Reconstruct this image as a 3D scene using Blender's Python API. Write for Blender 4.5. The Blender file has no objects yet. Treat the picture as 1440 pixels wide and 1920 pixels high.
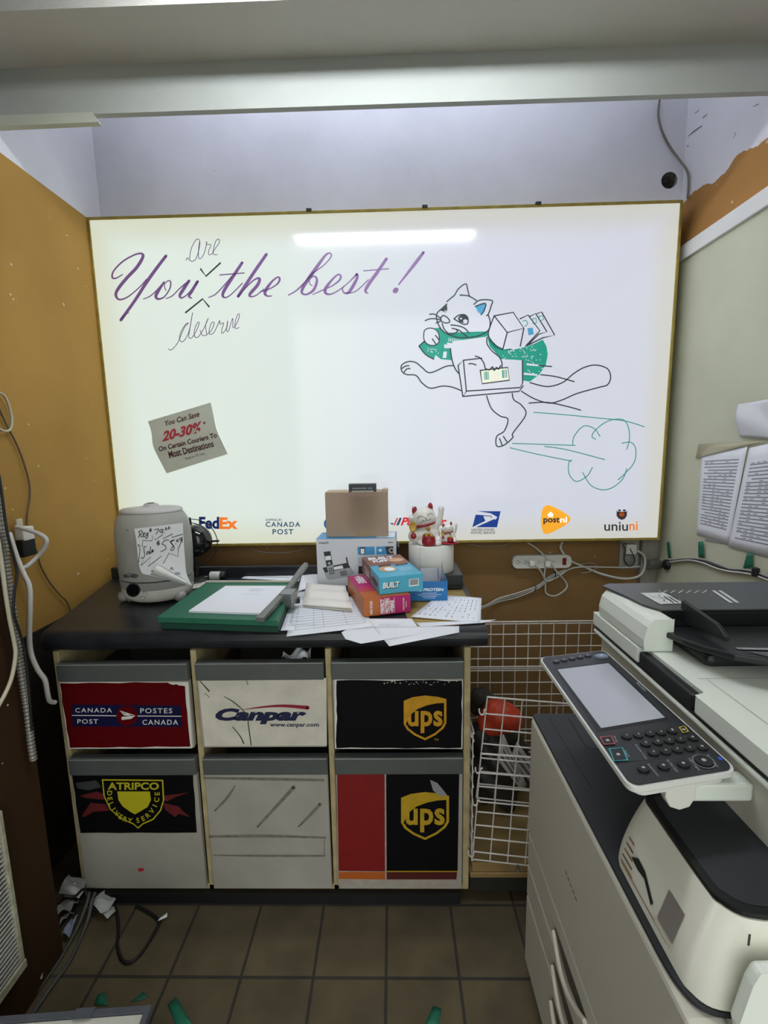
import bpy, bmesh, math, random
from mathutils import Vector, Matrix
random.seed(7)
S = bpy.context.scene
COL = S.collection
V = Vector

# ------------------------------------------------------------------ camera
FPX = 849.1                                   # focal length in pixels of the 1440 px wide frame
PITCH, YAW, ROLL = .1417, -.0206, .0184
CAM = V((.0304, -1.9709, 1.4604))
fwd = V((math.sin(YAW)*math.cos(PITCH), math.cos(YAW)*math.cos(PITCH), -math.sin(PITCH)))
_rt = V((math.cos(YAW), -math.sin(YAW), 0)); _dn = fwd.cross(_rt)
right = math.cos(ROLL)*_rt + math.sin(ROLL)*_dn
down = -math.sin(ROLL)*_rt + math.cos(ROLL)*_dn
cd = bpy.data.cameras.new('camera'); cam = bpy.data.objects.new('camera', cd); COL.objects.link(cam)
cd.sensor_fit = 'HORIZONTAL'; cd.sensor_width = 36; cd.lens = 36*FPX/1440; cd.clip_start = .02
mw = Matrix((right, -down, -fwd)).transposed().to_4x4(); mw.translation = CAM
cam.matrix_world = mw
S.camera = cam

# ------------------------------------------------------------------ world, exposure
S.view_settings.view_transform = 'Standard'; S.view_settings.look = 'None'
S.view_settings.gamma = 1; S.view_settings.use_curve_mapping = False
S.view_settings.exposure = 0.74
AMB_LOW, AMB_HIGH = .10, 1.3
W = bpy.data.worlds.new('shop_ambient'); S.world = W; W.use_nodes = True
_n = W.node_tree.nodes; _l = W.node_tree.links          # the lit shop behind the camera: bright ceiling, dim floor
_tc = _n.new('ShaderNodeTexCoord'); _sp = _n.new('ShaderNodeSeparateXYZ'); _mr = _n.new('ShaderNodeMapRange')
_l.new(_tc.outputs['Generated'], _sp.inputs[0]); _l.new(_sp.outputs['Z'], _mr.inputs[0])
_mr.inputs[1].default_value = -.40; _mr.inputs[2].default_value = .12; _mr.inputs[3].default_value = AMB_LOW; _mr.inputs[4].default_value = AMB_HIGH
_n['Background'].inputs[0].default_value = (.95, 1, .97, 1); _l.new(_mr.outputs[0], _n['Background'].inputs[1])
LAMP_CEILING, FILL_RECESS, SIGN_GLOW = 22.0, 8.2, .52

# ------------------------------------------------------------------ helpers
def at(px, py, ax, v):
    """point of the plane ax = v that the photograph shows at pixel (px, py)"""
    d = (px-720)/FPX*right + (py-960)/FPX*down + fwd
    i = 'XYZ'.index(ax)
    return CAM + d*((v-CAM[i])/d[i])
def lin(c):
    if isinstance(c, str): c = tuple(int(c[i:i+2], 16) for i in (0, 2, 4))
    return tuple(((x/255)/12.92 if x/255 <= .04045 else ((x/255+.055)/1.055)**2.4) for x in c)
MATS = {}
def M(name, col, rough=.5, metal=0, noise=None, bump=None, spec=.5, trans=0, emit=0, coat=0, alpha=1, ior=1.45):
    if name in MATS: return MATS[name]
    m = bpy.data.materials.new(name); m.use_nodes = True; MATS[name] = m
    nt = m.node_tree; b = nt.nodes['Principled BSDF']; c = lin(col)
    b.inputs['Base Color'].default_value = (*c, 1); b.inputs['Roughness'].default_value = rough
    b.inputs['Metallic'].default_value = metal; b.inputs['Specular IOR Level'].default_value = spec
    b.inputs['Transmission Weight'].default_value = trans; b.inputs['IOR'].default_value = ior
    b.inputs['Coat Weight'].default_value = coat; b.inputs['Alpha'].default_value = alpha
    if emit:
        b.inputs['Emission Color'].default_value = (*c, 1); b.inputs['Emission Strength'].default_value = emit
    if noise or bump:
        tc = nt.nodes.new('ShaderNodeTexCoord')
    if noise:
        n = nt.nodes.new('ShaderNodeTexNoise'); n.inputs['Scale'].default_value = noise[0]; n.inputs['Detail'].default_value = 5
        nt.links.new(tc.outputs['Object'], n.inputs['Vector'])
        r = nt.nodes.new('ShaderNodeMapRange'); r.inputs[1].default_value = .3; r.inputs[2].default_value = .7
        r.inputs[3].default_value = 1-noise[1]; r.inputs[4].default_value = 1+noise[1]*.6
        nt.links.new(n.outputs['Fac'], r.inputs[0])
        mx = nt.nodes.new('ShaderNodeVectorMath'); mx.operation = 'SCALE'; mx.inputs[0].default_value = c
        nt.links.new(r.outputs[0], mx.inputs['Scale']); nt.links.new(mx.outputs[0], b.inputs['Base Color'])
    if bump:
        n = nt.nodes.new('ShaderNodeTexNoise'); n.inputs['Scale'].default_value = bump[0]; n.inputs['Detail'].default_value = 3
        nt.links.new(tc.outputs['Object'], n.inputs['Vector'])
        bp = nt.nodes.new('ShaderNodeBump'); bp.inputs['Strength'].default_value = bump[1]; bp.inputs['Distance'].default_value = .004
        nt.links.new(n.outputs['Fac'], bp.inputs['Height']); nt.links.new(bp.outputs[0], b.inputs['Normal'])
    return m
def cr(pts, n=6, closed=False):
    """Catmull-Rom through tuples of any length"""
    P = [tuple(p) for p in pts]; N = len(P)
    if N < 3: return P
    out = []
    for i in range(N if closed else N-1):
        if closed: a, b, c, d = P[i-1], P[i], P[(i+1) % N], P[(i+2) % N]
        else: a, b, c, d = P[max(i-1, 0)], P[i], P[i+1], P[min(i+2, N-1)]
        for k in range(n):
            t = k/n
            out.append(tuple(.5*(2*q+(r-p)*t+(2*p-5*q+4*r-s)*t*t+(3*q-p-3*r+s)*t**3) for p, q, r, s in zip(a, b, c, d)))
    if not closed: out.append(P[-1])
    return out
ORG = {}
_txt = {}
def glyphs(s, bold=0., shear=0., space=1.):
    k = (s, bold, shear, space)
    if k not in _txt:
        cu = bpy.data.curves.new('t', 'FONT'); cu.body = s; cu.offset = bold; cu.shear = shear; cu.resolution_u = 3
        cu.space_character = space
        o = bpy.data.objects.new('t', cu); COL.objects.link(o)
        bpy.context.view_layer.update()
        me = bpy.data.meshes.new_from_object(o.evaluated_get(bpy.context.evaluated_depsgraph_get()))
        vs = [(v.co.x, v.co.y) for v in me.vertices]; fs = [tuple(p.vertices) for p in me.polygons]
        bpy.data.objects.remove(o); bpy.data.curves.remove(cu); bpy.data.meshes.remove(me)
        _txt[k] = (vs, fs)
    return _txt[k]
class MB:
    def __init__(s): s.bm = bmesh.new()
    def add(s, vs, fs, m=0, smooth=False):
        bv = [s.bm.verts.new(v) for v in vs]
        for f in fs:
            try:
                F = s.bm.faces.new([bv[i] for i in f]); F.material_index = m; F.smooth = smooth
            except ValueError: pass
        return s
    def box(s, x0, x1, y0, y1, z0, z1, m=0, T=None):
        vs = [V((x, y, z)) for z in (z0, z1) for y in (y0, y1) for x in (x0, x1)]
        if T: vs = [T @ v for v in vs]
        return s.add(vs, [(0, 2, 3, 1), (4, 5, 7, 6), (0, 1, 5, 4), (2, 6, 7, 3), (0, 4, 6, 2), (1, 3, 7, 5)], m)
    def bev(s, w, seg=2, ang=30):
        bmesh.ops.recalc_face_normals(s.bm, faces=s.bm.faces[:])
        e = [e for e in s.bm.edges if len(e.link_faces) == 2 and e.calc_face_angle(0) > math.radians(ang)]
        bmesh.ops.bevel(s.bm, geom=e, offset=w, segments=seg, affect='EDGES', clamp_overlap=True, profile=.5)
        return s
    def prism(s, pts, f, h0, h1, m=0, smooth=False, mtop=None):
        n = len(pts); vs = [f(u, v, h0) for u, v in pts]+[f(u, v, h1) for u, v in pts]
        s.add(vs, [tuple(range(n))[::-1]]+[(i, (i+1) % n, n+(i+1) % n, n+i) for i in range(n)], m, smooth)
        return s.add(vs[n:], [tuple(range(n))], m if mtop is None else mtop)
    def poly(s, pts, m=0): return s.add(pts, [tuple(range(len(pts)))], m)
    def grid(s, f, nu, nv, m=0, smooth=True):
        vs = [f(i/nu, j/nv) for j in range(nv+1) for i in range(nu+1)]
        return s.add(vs, [(j*(nu+1)+i, j*(nu+1)+i+1, (j+1)*(nu+1)+i+1, (j+1)*(nu+1)+i) for j in range(nv) for i in range(nu)], m, smooth)
    def tube(s, pts, r, n=8, m=0, sm=5, closed=False):
        if sm: pts = cr([tuple(p) for p in pts], sm, closed)
        P = [V(p[:3]) for p in pts]; rad = [(p[3] if len(p) > 3 else r) for p in pts]; N = len(P)
        up = V((0, 0, 1)); vs = []; prev = None
        for i, p in enumerate(P):
            t = (P[(i+1) % N]-P[i-1]) if closed else (P[min(i+1, N-1)]-P[max(i-1, 0)])
            if t.length < 1e-9: t = V((0, 0, 1))
            t.normalize()
            if prev is None:
                a = up if abs(t.z) < .9 else V((1, 0, 0)); x = t.cross(a).normalized()
            else:
                x = (prev - t*prev.dot(t)); x = x.normalized() if x.length > 1e-6 else t.orthogonal().normalized()
            prev = x; y = t.cross(x)
            vs += [p+rad[i]*(math.cos(2*math.pi*k/n)*x+math.sin(2*math.pi*k/n)*y) for k in range(n)]
        fs = [(i*n+k, i*n+(k+1) % n, ((i+1) % N)*n+(k+1) % n, ((i+1) % N)*n+k) for i in range(N if closed else N-1) for k in range(n)]
        s.add(vs, fs, m, True)
        if not closed:
            s.add(vs[:n], [tuple(range(n))[::-1]], m); s.add(vs[-n:], [tuple(range(n))], m)
        return s
    def lathe(s, prof, c, n=32, m=0, T=None, smooth=True):
        c = V(c); vs = []
        for r, z in prof:
            for k in range(n):
                p = V((r*math.cos(2*math.pi*k/n), r*math.sin(2*math.pi*k/n), z)); vs.append(c+(T @ p if T else p))
        L = len(prof); fs = [(i*n+k, i*n+(k+1) % n, (i+1)*n+(k+1) % n, (i+1)*n+k) for i in range(L-1) for k in range(n)]
        s.add(vs, fs, m, smooth)
        if prof[0][0] > 1e-6: s.add(vs[:n], [tuple(range(n))[::-1]], m)
        if prof[-1][0] > 1e-6: s.add(vs[-n:], [tuple(range(n))], m)
        return s
    def ball(s, c, r, m=0, R=None, n=20):
        r = (r, r, r) if not hasattr(r, '__len__') else r; c = V(c); k = n//2; vs = []
        for i in range(k+1):
            a = math.pi*i/k
            for j in range(n):
                b = 2*math.pi*j/n; p = V((r[0]*math.sin(a)*math.cos(b), r[1]*math.sin(a)*math.sin(b), -r[2]*math.cos(a)))
                vs.append(c+(R @ p if R else p))
        t = bmesh.new(); bv = [t.verts.new(v) for v in vs]
        for i in range(k):
            for j in range(n):
                t.faces.new((bv[i*n+j], bv[i*n+(j+1) % n], bv[(i+1)*n+(j+1) % n], bv[(i+1)*n+j]))
        bmesh.ops.remove_doubles(t, verts=t.verts[:], dist=1e-7)
        t.verts.index_update()
        return s.add([v.co.copy() for v in t.verts], [tuple(v.index for v in f.verts) for f in t.faces], m, True)
    def stroke(s, pts, f, h=0, m=0, w=1, sm=6, closed=False):
        """flat inked line through (u, v[, width]) on the surface f(u, v, h)"""
        P = [(p[0], p[1], p[2] if len(p) > 2 else w) for p in pts]
        if sm and len(P) > 2: P = cr(P, sm, closed)
        if closed: P = P+[P[0]]
        L, Rr = [], []
        for i, p in enumerate(P):
            a, b = P[max(i-1, 0)], P[min(i+1, len(P)-1)]
            if closed and i in (0, len(P)-1): a, b = P[-2], P[1]
            dx, dy = b[0]-a[0], b[1]-a[1]; q = math.hypot(dx, dy) or 1
            nx, ny = -dy/q*p[2]/2, dx/q*p[2]/2
            L.append(f(p[0]+nx, p[1]+ny, h)); Rr.append(f(p[0]-nx, p[1]-ny, h))
        n = len(P); s.add(L+Rr, [(i, i+1, n+i+1, n+i) for i in range(n-1)], m)
        if not closed:
            for e in (P[0], P[-1]):
                s.poly([f(e[0]+e[2]/2*math.cos(k*.7854), e[1]+e[2]/2*math.sin(k*.7854), h*1.0) for k in range(8)], m)
        return s
    def fill(s, pts, f, h=0, m=0, sm=0):
        P = cr(pts, sm, True) if sm else pts
        t = bmesh.new(); bv = [t.verts.new((p[0], p[1], 0)) for p in P]; F = t.faces.new(bv)
        bmesh.ops.triangulate(t, faces=[F]); t.verts.index_update()
        return s.add([f(v.co.x, v.co.y, h) for v in t.verts], [tuple(v.index for v in q.verts) for q in t.faces], m)
    def disc(s, u, v, ru, rv, f, h=0, m=0, n=20):
        return s.poly([f(u+ru*math.cos(2*math.pi*k/n), v+rv*math.sin(2*math.pi*k/n), h) for k in range(n)], m)
    def rect(s, u0, v0, u1, v1, f, h=0, m=0): return s.poly([f(u0, v0, h), f(u1, v0, h), f(u1, v1, h), f(u0, v1, h)], m)
    def text(s, t, f, box, h=0, m=0, bold=0., shear=0., space=1.):
        vs, fs = glyphs(t, bold, shear, space)
        x0 = min(v[0] for v in vs); x1 = max(v[0] for v in vs); y0 = min(v[1] for v in vs); y1 = max(v[1] for v in vs)
        ul, vb, ur, vt = box
        return s.add([f(ul+(x-x0)/(x1-x0)*(ur-ul), vb+(y-y0)/(y1-y0)*(vt-vb), h) for x, y in vs], fs, m)
    def arctext(s, t, f, c, ru, rv, a0, a1, size, h=0, m=0, bold=.02, flip=1):
        """letters along an arc of the surface f; angles in degrees, v grows upwards"""
        for i, ch in enumerate(t):
            if ch == ' ': continue
            a = math.radians(a0+(a1-a0)*i/(len(t)-1)); vs, fs = glyphs(ch, bold)
            x0 = min(v[0] for v in vs); x1 = max(v[0] for v in vs); cx, cy = c[0]+ru*math.cos(a), c[1]+rv*math.sin(a)
            th = a+math.pi/2; co, si = math.cos(th), math.sin(th)
            s.add([f(cx+((x-(x0+x1)/2)*co-(y-.35)*si)*size, cy+((x-(x0+x1)/2)*si+(y-.35)*co)*size, h) for x, y in vs], fs, m)
        return s
    def build(s, name, mats, parent=None, org=None, recalc=True, solid=0):
        if recalc: bmesh.ops.recalc_face_normals(s.bm, faces=s.bm.faces[:])
        me = bpy.data.meshes.new(name)
        if parent: o_ = ORG[parent]
        elif org is not None: o_ = V(org)
        else:
            c = [v.co for v in s.bm.verts]
            o_ = V(((min(v.x for v in c)+max(v.x for v in c))/2, (min(v.y for v in c)+max(v.y for v in c))/2, min(v.z for v in c)))
        bmesh.ops.translate(s.bm, verts=s.bm.verts[:], vec=-o_)
        s.bm.to_mesh(me); s.bm.free()
        for m in (mats if isinstance(mats, (list, tuple)) else [mats]): me.materials.append(m)
        o = bpy.data.objects.new(name, me); COL.objects.link(o); ORG[o] = o_
        if parent: o.parent = parent
        else: o.location = o_
        if solid:
            md = o.modifiers.new('thick', 'SOLIDIFY'); md.thickness = solid; md.offset = 1
        return o
def tag(o, label, cat, group=None):
    o['label'] = label; o['category'] = cat
    if group: o['group'] = group
    return o
def thing(name, label, cat, loc, group=None):
    o = bpy.data.objects.new(name, None); COL.objects.link(o); o.location = loc; o.empty_display_size = .05
    ORG[o] = V(loc); return tag(o, label, cat, group)
def struct(o): o['kind'] = 'structure'; return o
def lab(o, t): o['label'] = t; return o
def bil(p00, p10, p11, p01, nrm=None):
    """bilinear surface over four corners: u along p00->p10, v along p00->p01, h along the normal"""
    p00, p10, p11, p01 = map(V, (p00, p10, p11, p01))
    n = V(nrm) if nrm else (p10-p00).cross(p01-p00).normalized()
    return lambda u, v, h=0: p00*(1-u)*(1-v)+p10*u*(1-v)+p11*u*v+p01*(1-u)*v+n*h
def rrect(u0, v0, u1, v1, r, n=5, rv=None):
    rv = rv or r; out = []
    for cx, cy, a in ((u1-r, v0+rv, -90), (u1-r, v1-rv, 0), (u0+r, v1-rv, 90), (u0+r, v0+rv, 180)):
        for k in range(n+1):
            t = math.radians(a+90*k/n); out.append((cx+r*math.cos(t), cy+rv*math.sin(t)))
    return out
XY = lambda u, v, h=0: V((u, v, h))
def YP(y): return lambda px, py, h=0: at(px, py, 'Y', y-h)     # photograph pixel -> plane facing the room
def XP(x, s=1): return lambda px, py, h=0: at(px, py, 'X', x+s*h)
def ZP(z): return lambda px, py, h=0: at(px, py, 'Z', z+h)
def rotz(c, a): return Matrix.Translation(V(c)) @ Matrix.Rotation(a, 4, 'Z')
# ------------------------------------------------------------------ shared materials
white = M('white_plastic', 'd9d8d0', .4); paper = M('paper', 'e2e4ea', .8); ink = M('ink', '3a3c44', .8)
greyink = M('grey_print', '8b8d95', .8)
black = M('black_plastic', '15171a', .45); blackrub = M('black_rubber', '0d0e10', .6)
beige = M('copier_beige', 'dadfd5', .5, bump=(900, .06)); darkgrey = M('copier_charcoal', '2b2d31', .55, bump=(900, .1))
wirewhite = M('white_coated_wire', 'cfcbc6', .45); gold = M('gold_paint', 'c79a2e', .35, metal=.6)
cream = M('cream_cable', 'b9b29c', .5); greytape = M('green_tape', '1c6a50', .5, noise=(60, .2))
# ------------------------------------------------------------------ structure
def wallpaint(name, ochre, limit, ragged=0, axis='Z'):
    """matt wall paint: ochre up to a height, white plaster above, small chips and scuffs"""
    m = bpy.data.materials.new(name); m.use_nodes = True; nt = m.node_tree; N = nt.nodes; L = nt.links; b = N['Principled BSDF']
    b.inputs['Roughness'].default_value = .75; b.inputs['Specular IOR Level'].default_value = .25
    g = N.new('ShaderNodeNewGeometry'); sx = N.new('ShaderNodeSeparateXYZ'); L.new(g.outputs['Position'], sx.inputs[0])
    n = N.new('ShaderNodeTexNoise'); n.inputs['Scale'].default_value = 7; n.inputs['Detail'].default_value = 6; L.new(g.outputs['Position'], n.inputs['Vector'])
    a = N.new('ShaderNodeMath'); a.operation = 'MULTIPLY_ADD'; a.inputs[1].default_value = ragged; L.new(n.outputs['Fac'], a.inputs[0]); L.new(sx.outputs['Z'], a.inputs[2])
    c = N.new('ShaderNodeMath'); c.operation = 'GREATER_THAN'; c.inputs[1].default_value = limit+ragged*.5; L.new(a.outputs[0], c.inputs[0])
    n2 = N.new('ShaderNodeTexNoise'); n2.inputs['Scale'].default_value = 2.5; n2.inputs['Detail'].default_value = 6; L.new(g.outputs['Position'], n2.inputs['Vector'])
    r = N.new('ShaderNodeMapRange'); r.inputs[1].default_value = .3; r.inputs[2].default_value = .7; r.inputs[3].default_value = .88; r.inputs[4].default_value = 1.08; L.new(n2.outputs['Fac'], r.inputs[0])
    mx = N.new('ShaderNodeMix'); mx.data_type = 'RGBA'; L.new(c.outputs[0], mx.inputs[0])
    mx.inputs[6].default_value = (*lin(ochre), 1); mx.inputs[7].default_value = (*lin('d6d5d8'), 1)
    # paint chips: rare bright specks
    n3 = N.new('ShaderNodeTexNoise'); n3.inputs['Scale'].default_value = 38; n3.inputs['Detail'].default_value = 2; L.new(g.outputs['Position'], n3.inputs['Vector'])
    c3 = N.new('ShaderNodeMath'); c3.operation = 'GREATER_THAN'; c3.inputs[1].default_value = .76; L.new(n3.outputs['Fac'], c3.inputs[0])
    m3 = N.new('ShaderNodeMix'); m3.data_type = 'RGBA'; L.new(c3.outputs[0], m3.inputs[0]); L.new(mx.outputs[2], m3.inputs[6]); m3.inputs[7].default_value = (*lin('cfc6b4'), 1)
    vm = N.new('ShaderNodeVectorMath'); vm.operation = 'SCALE'; L.new(m3.outputs[2], vm.inputs[0]); L.new(r.outputs[0], vm.inputs['Scale'])
    L.new(vm.outputs[0], b.inputs['Base Color'])
    n4 = N.new('ShaderNodeTexNoise'); n4.inputs['Scale'].default_value = 160; L.new(g.outputs['Position'], n4.inputs['Vector'])
    bp = N.new('ShaderNodeBump'); bp.inputs['Strength'].default_value = .15; bp.inputs['Distance'].default_value = .003; L.new(n4.outputs['Fac'], bp.inputs['Height']); L.new(bp.outputs[0], b.inputs['Normal'])
    return m
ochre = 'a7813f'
m_left = wallpaint('left_wall_paint', ochre, 2.41); m_right = wallpaint('right_wall_paint', 'a47740', 2.435, .10)
m_back = wallpaint('back_wall_paint', '8a6a42', 2.35)
def floormat():
    m = bpy.data.materials.new('quarry_tile'); m.use_nodes = True; nt = m.node_tree; N = nt.nodes; L = nt.links; b = N['Principled BSDF']
    g = N.new('ShaderNodeNewGeometry'); mp = N.new('ShaderNodeVectorMath'); mp.operation = 'ADD'; mp.inputs[1].default_value = (.6231+.2032*20-.004, .912+.2032*20-.004, 0)
    L.new(g.outputs['Position'], mp.inputs[0])
    br = N.new('ShaderNodeTexBrick'); br.offset = 0; br.squash = 1; br.inputs['Scale'].default_value = 1
    br.inputs['Brick Width'].default_value = .2032; br.inputs['Row Height'].default_value = .2032; br.inputs['Mortar Size'].default_value = .0045
    br.inputs['Mortar Smooth'].default_value = .2
    br.inputs['Color1'].default_value = (*lin('5e5239'), 1); br.inputs['Color2'].default_value = (*lin('584d36'), 1); br.inputs['Mortar'].default_value = (*lin('302c25'), 1)
    L.new(mp.outputs[0], br.inputs['Vector'])
    n = N.new('ShaderNodeTexNoise'); n.inputs['Scale'].default_value = 9; n.inputs['Detail'].default_value = 8; L.new(g.outputs['Position'], n.inputs['Vector'])
    r = N.new('ShaderNodeMapRange'); r.inputs[1].default_value = .35; r.inputs[2].default_value = .65; r.inputs[3].default_value = .72; r.inputs[4].default_value = 1.12; L.new(n.outputs['Fac'], r.inputs[0])
    vm = N.new('ShaderNodeVectorMath'); vm.operation = 'SCALE'; L.new(br.outputs['Color'], vm.inputs[0]); L.new(r.outputs[0], vm.inputs['Scale'])
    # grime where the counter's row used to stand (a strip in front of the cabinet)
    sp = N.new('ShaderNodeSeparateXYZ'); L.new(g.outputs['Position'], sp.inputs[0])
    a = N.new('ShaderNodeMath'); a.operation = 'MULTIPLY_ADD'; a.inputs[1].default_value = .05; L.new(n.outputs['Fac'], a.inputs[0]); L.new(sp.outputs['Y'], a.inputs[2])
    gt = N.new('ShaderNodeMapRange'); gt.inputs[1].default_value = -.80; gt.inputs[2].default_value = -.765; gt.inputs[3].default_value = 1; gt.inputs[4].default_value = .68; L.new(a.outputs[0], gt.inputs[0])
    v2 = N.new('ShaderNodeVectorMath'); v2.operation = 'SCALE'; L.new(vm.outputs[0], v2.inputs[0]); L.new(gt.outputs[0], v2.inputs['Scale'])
    L.new(v2.outputs[0], b.inputs['Base Color']); b.inputs['Roughness'].default_value = .6
    bp = N.new('ShaderNodeBump'); bp.inputs['Strength'].default_value = .4; bp.inputs['Distance'].default_value = .003; bp.invert = True
    L.new(br.outputs['Fac'], bp.inputs['Height']); L.new(bp.outputs[0], b.inputs['Normal'])
    return m
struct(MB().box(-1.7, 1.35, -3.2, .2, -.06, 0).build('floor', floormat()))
# back wall with a real round pipe hole
RX, WTOP, HC = 1.25, 3.3, 2.78
hc = at(1255, 338, 'Y', .1)
w = MB(); xs, zs = (-1.3, hc.x-.08, hc.x+.08, 1.35), (0, hc.z-.08, hc.z+.08, WTOP+.05)
for i in range(3):
    for j in range(3):
        if (i, j) != (1, 1): w.poly([V((xs[i], .1, zs[j])), V((xs[i+1], .1, zs[j])), V((xs[i+1], .1, zs[j+1])), V((xs[i], .1, zs[j+1]))])
n = 32; hr = .033
cir = [V((hc.x+hr*math.cos(2*math.pi*k/n), .1, hc.z+hr*.97*math.sin(2*math.pi*k/n))) for k in range(n)]
def sq(a):
    c, s_ = math.cos(a), math.sin(a); q = .08/max(abs(c), abs(s_)); return V((hc.x+c*q, .1, hc.z+s_*q))
sqr = [sq(2*math.pi*k/n) for k in range(n)]
w.add(cir+sqr, [(k, (k+1) % n, n+(k+1) % n, n+k) for k in range(n)])
w.add(cir+[c+V((0, .09, 0)) for c in cir], [(k, (k+1) % n, n+(k+1) % n, n+k) for k in range(n)], 1)
w.poly([c+V((0, .09, 0)) for c in cir], 1)
struct(w.build('wall_back', [m_back, M('hole_grey', '8a8886', .9, noise=(90, .5))]))
struct(MB().box(-1.3, -1.2, -.95, .1, 0, WTOP).build('wall_left', m_left))
struct(MB().box(-1.2, -1.192, -.853, -.12, 0, .86).build('gap_shade_panel', M('gap_shade_dark', '241a12', .7, noise=(9, .3))))  # dark sheet added to paint the shade in the gap beside the cabinet
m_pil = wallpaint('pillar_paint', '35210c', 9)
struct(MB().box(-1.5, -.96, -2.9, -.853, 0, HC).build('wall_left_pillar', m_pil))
wr = MB().box(RX, RX+.1, -2.9, .1, 0, WTOP)
for st in ([(1290, 256, 1), (1302, 246, 3), (1316, 236, 2)], [(1318, 221, 2), (1326, 214, 1.5)], [(1290, 273, 2.5), (1289, 276, 1)], [(1412, 200, 1), (1422, 195, 2)], [(1376, 258, 1), (1380, 248, 1)], [(1278, 285, 2), (1279, 286, 2)], [(1304, 212, 1.5), (1311, 206, 1)]): wr.stroke(st, XP(RX, -1), .0006, 1)
struct(wr.build('wall_right', [m_right, M('wall_scuff', '6f6c6c', .8)]))
board = M('beige_wallboard', 'bfc1a8', .7, noise=(3, .08), bump=(200, .1))
struct(MB().box(RX-.012, RX, -2.9, .1, 0, 2.2).build('wall_right_board', board))
trimw = M('white_trim', 'd8d8d4', .5, noise=(5, .05))
struct(MB().box(RX-.024, RX, -2.9, .1, 2.196, 2.255).bev(.003).build('trim_1', trimw))
BY = -.42; btop = at(720, 103, 'Y', BY).z; bbot = at(720, 195, 'Y', BY).z
ceilm = M('grey_ceiling', 'd4d2cb', .85, noise=(2, .06), bump=(240, .35))
plaster = M('white_plaster', 'aeb2ac', .8, noise=(3, .04), bump=(220, .15))
SOF = -.60                                   # the grey soffit ends here; behind it the shop ceiling is higher
struct(MB().box(-1.7, 1.35, SOF, BY, btop, btop+.06).box(-1.7, 1.35, SOF, SOF+.02, btop+.06, HC+.05).build('ceiling_soffit', ceilm))
struct(MB().box(-1.7, 1.35, -2.9, SOF, HC, HC+.05).build('ceiling', plaster))
struct(MB().box(-1.3, 1.35, BY, BY+.02, bbot, WTOP+.05).build('trim_2', plaster))
struct(MB().box(-1.3, 1.35, BY+.02, .1, WTOP, WTOP+.05).build('ceiling_recess', plaster))
zl = at(90, 232, 'Y', BY-.005).z
struct(MB().prism([(-1.25, bbot+.001), (at(174, 205, 'Y', BY).x, bbot+.001), (at(186, 228, 'Y', BY).x, zl), (-1.25, zl-.004)], lambda u, v, h: V((u, h, v)), BY-.006, BY+.014).build('trim_4', M('sage_plaster', 'c3c8b8', .8, noise=(4, .05))))
# ceiling lamp of the room, and an added unseen fill tube in the recess
tubeglow = M('lit_tube', 'f4f8ff', .4, emit=LAMP_CEILING); recess_fill = M('recess_fill_glow', 'e4e9ff', .4, emit=FILL_RECESS)
def fluor(name, label, x0, x1, y, z, mat, zc):
    t = thing(name, label, 'ceiling light', ((x0+x1)/2, y, zc))
    MB().box(x0-.04, x1+.04, y-.065, y+.065, zc-.03, zc).bev(.006).build('housing', white, t)
    for dy in (-.032, .032): MB().tube([(x0, y+dy, z), (x1, y+dy, z)], .019, 12, sm=0).build('tube', mat, t)
    MB().box(x0-.035, x0-.005, y-.05, y+.05, z-.02, zc-.028).build('lamp_holder', white, t)
    MB().box(x1+.005, x1+.035, y-.05, y+.05, z-.02, zc-.028).build('lamp_holder', white, t)
    return t
lz = HC-.055; ly = -((lz-CAM.z)/.4345+CAM.y)
fluor('fluorescent_or_added_light', 'white fluorescent batten light on the shop ceiling, mirrored at the top of the lit sign', -.52, .53, ly, lz, tubeglow, HC)
fluor('fluorescent_or_added_light', 'added unseen fill light in the raised recess above the lit sign', -.85, .85, -.30, WTOP-.06, recess_fill, WTOP)  # made-up source, added to brighten the wall above the sign
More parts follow.
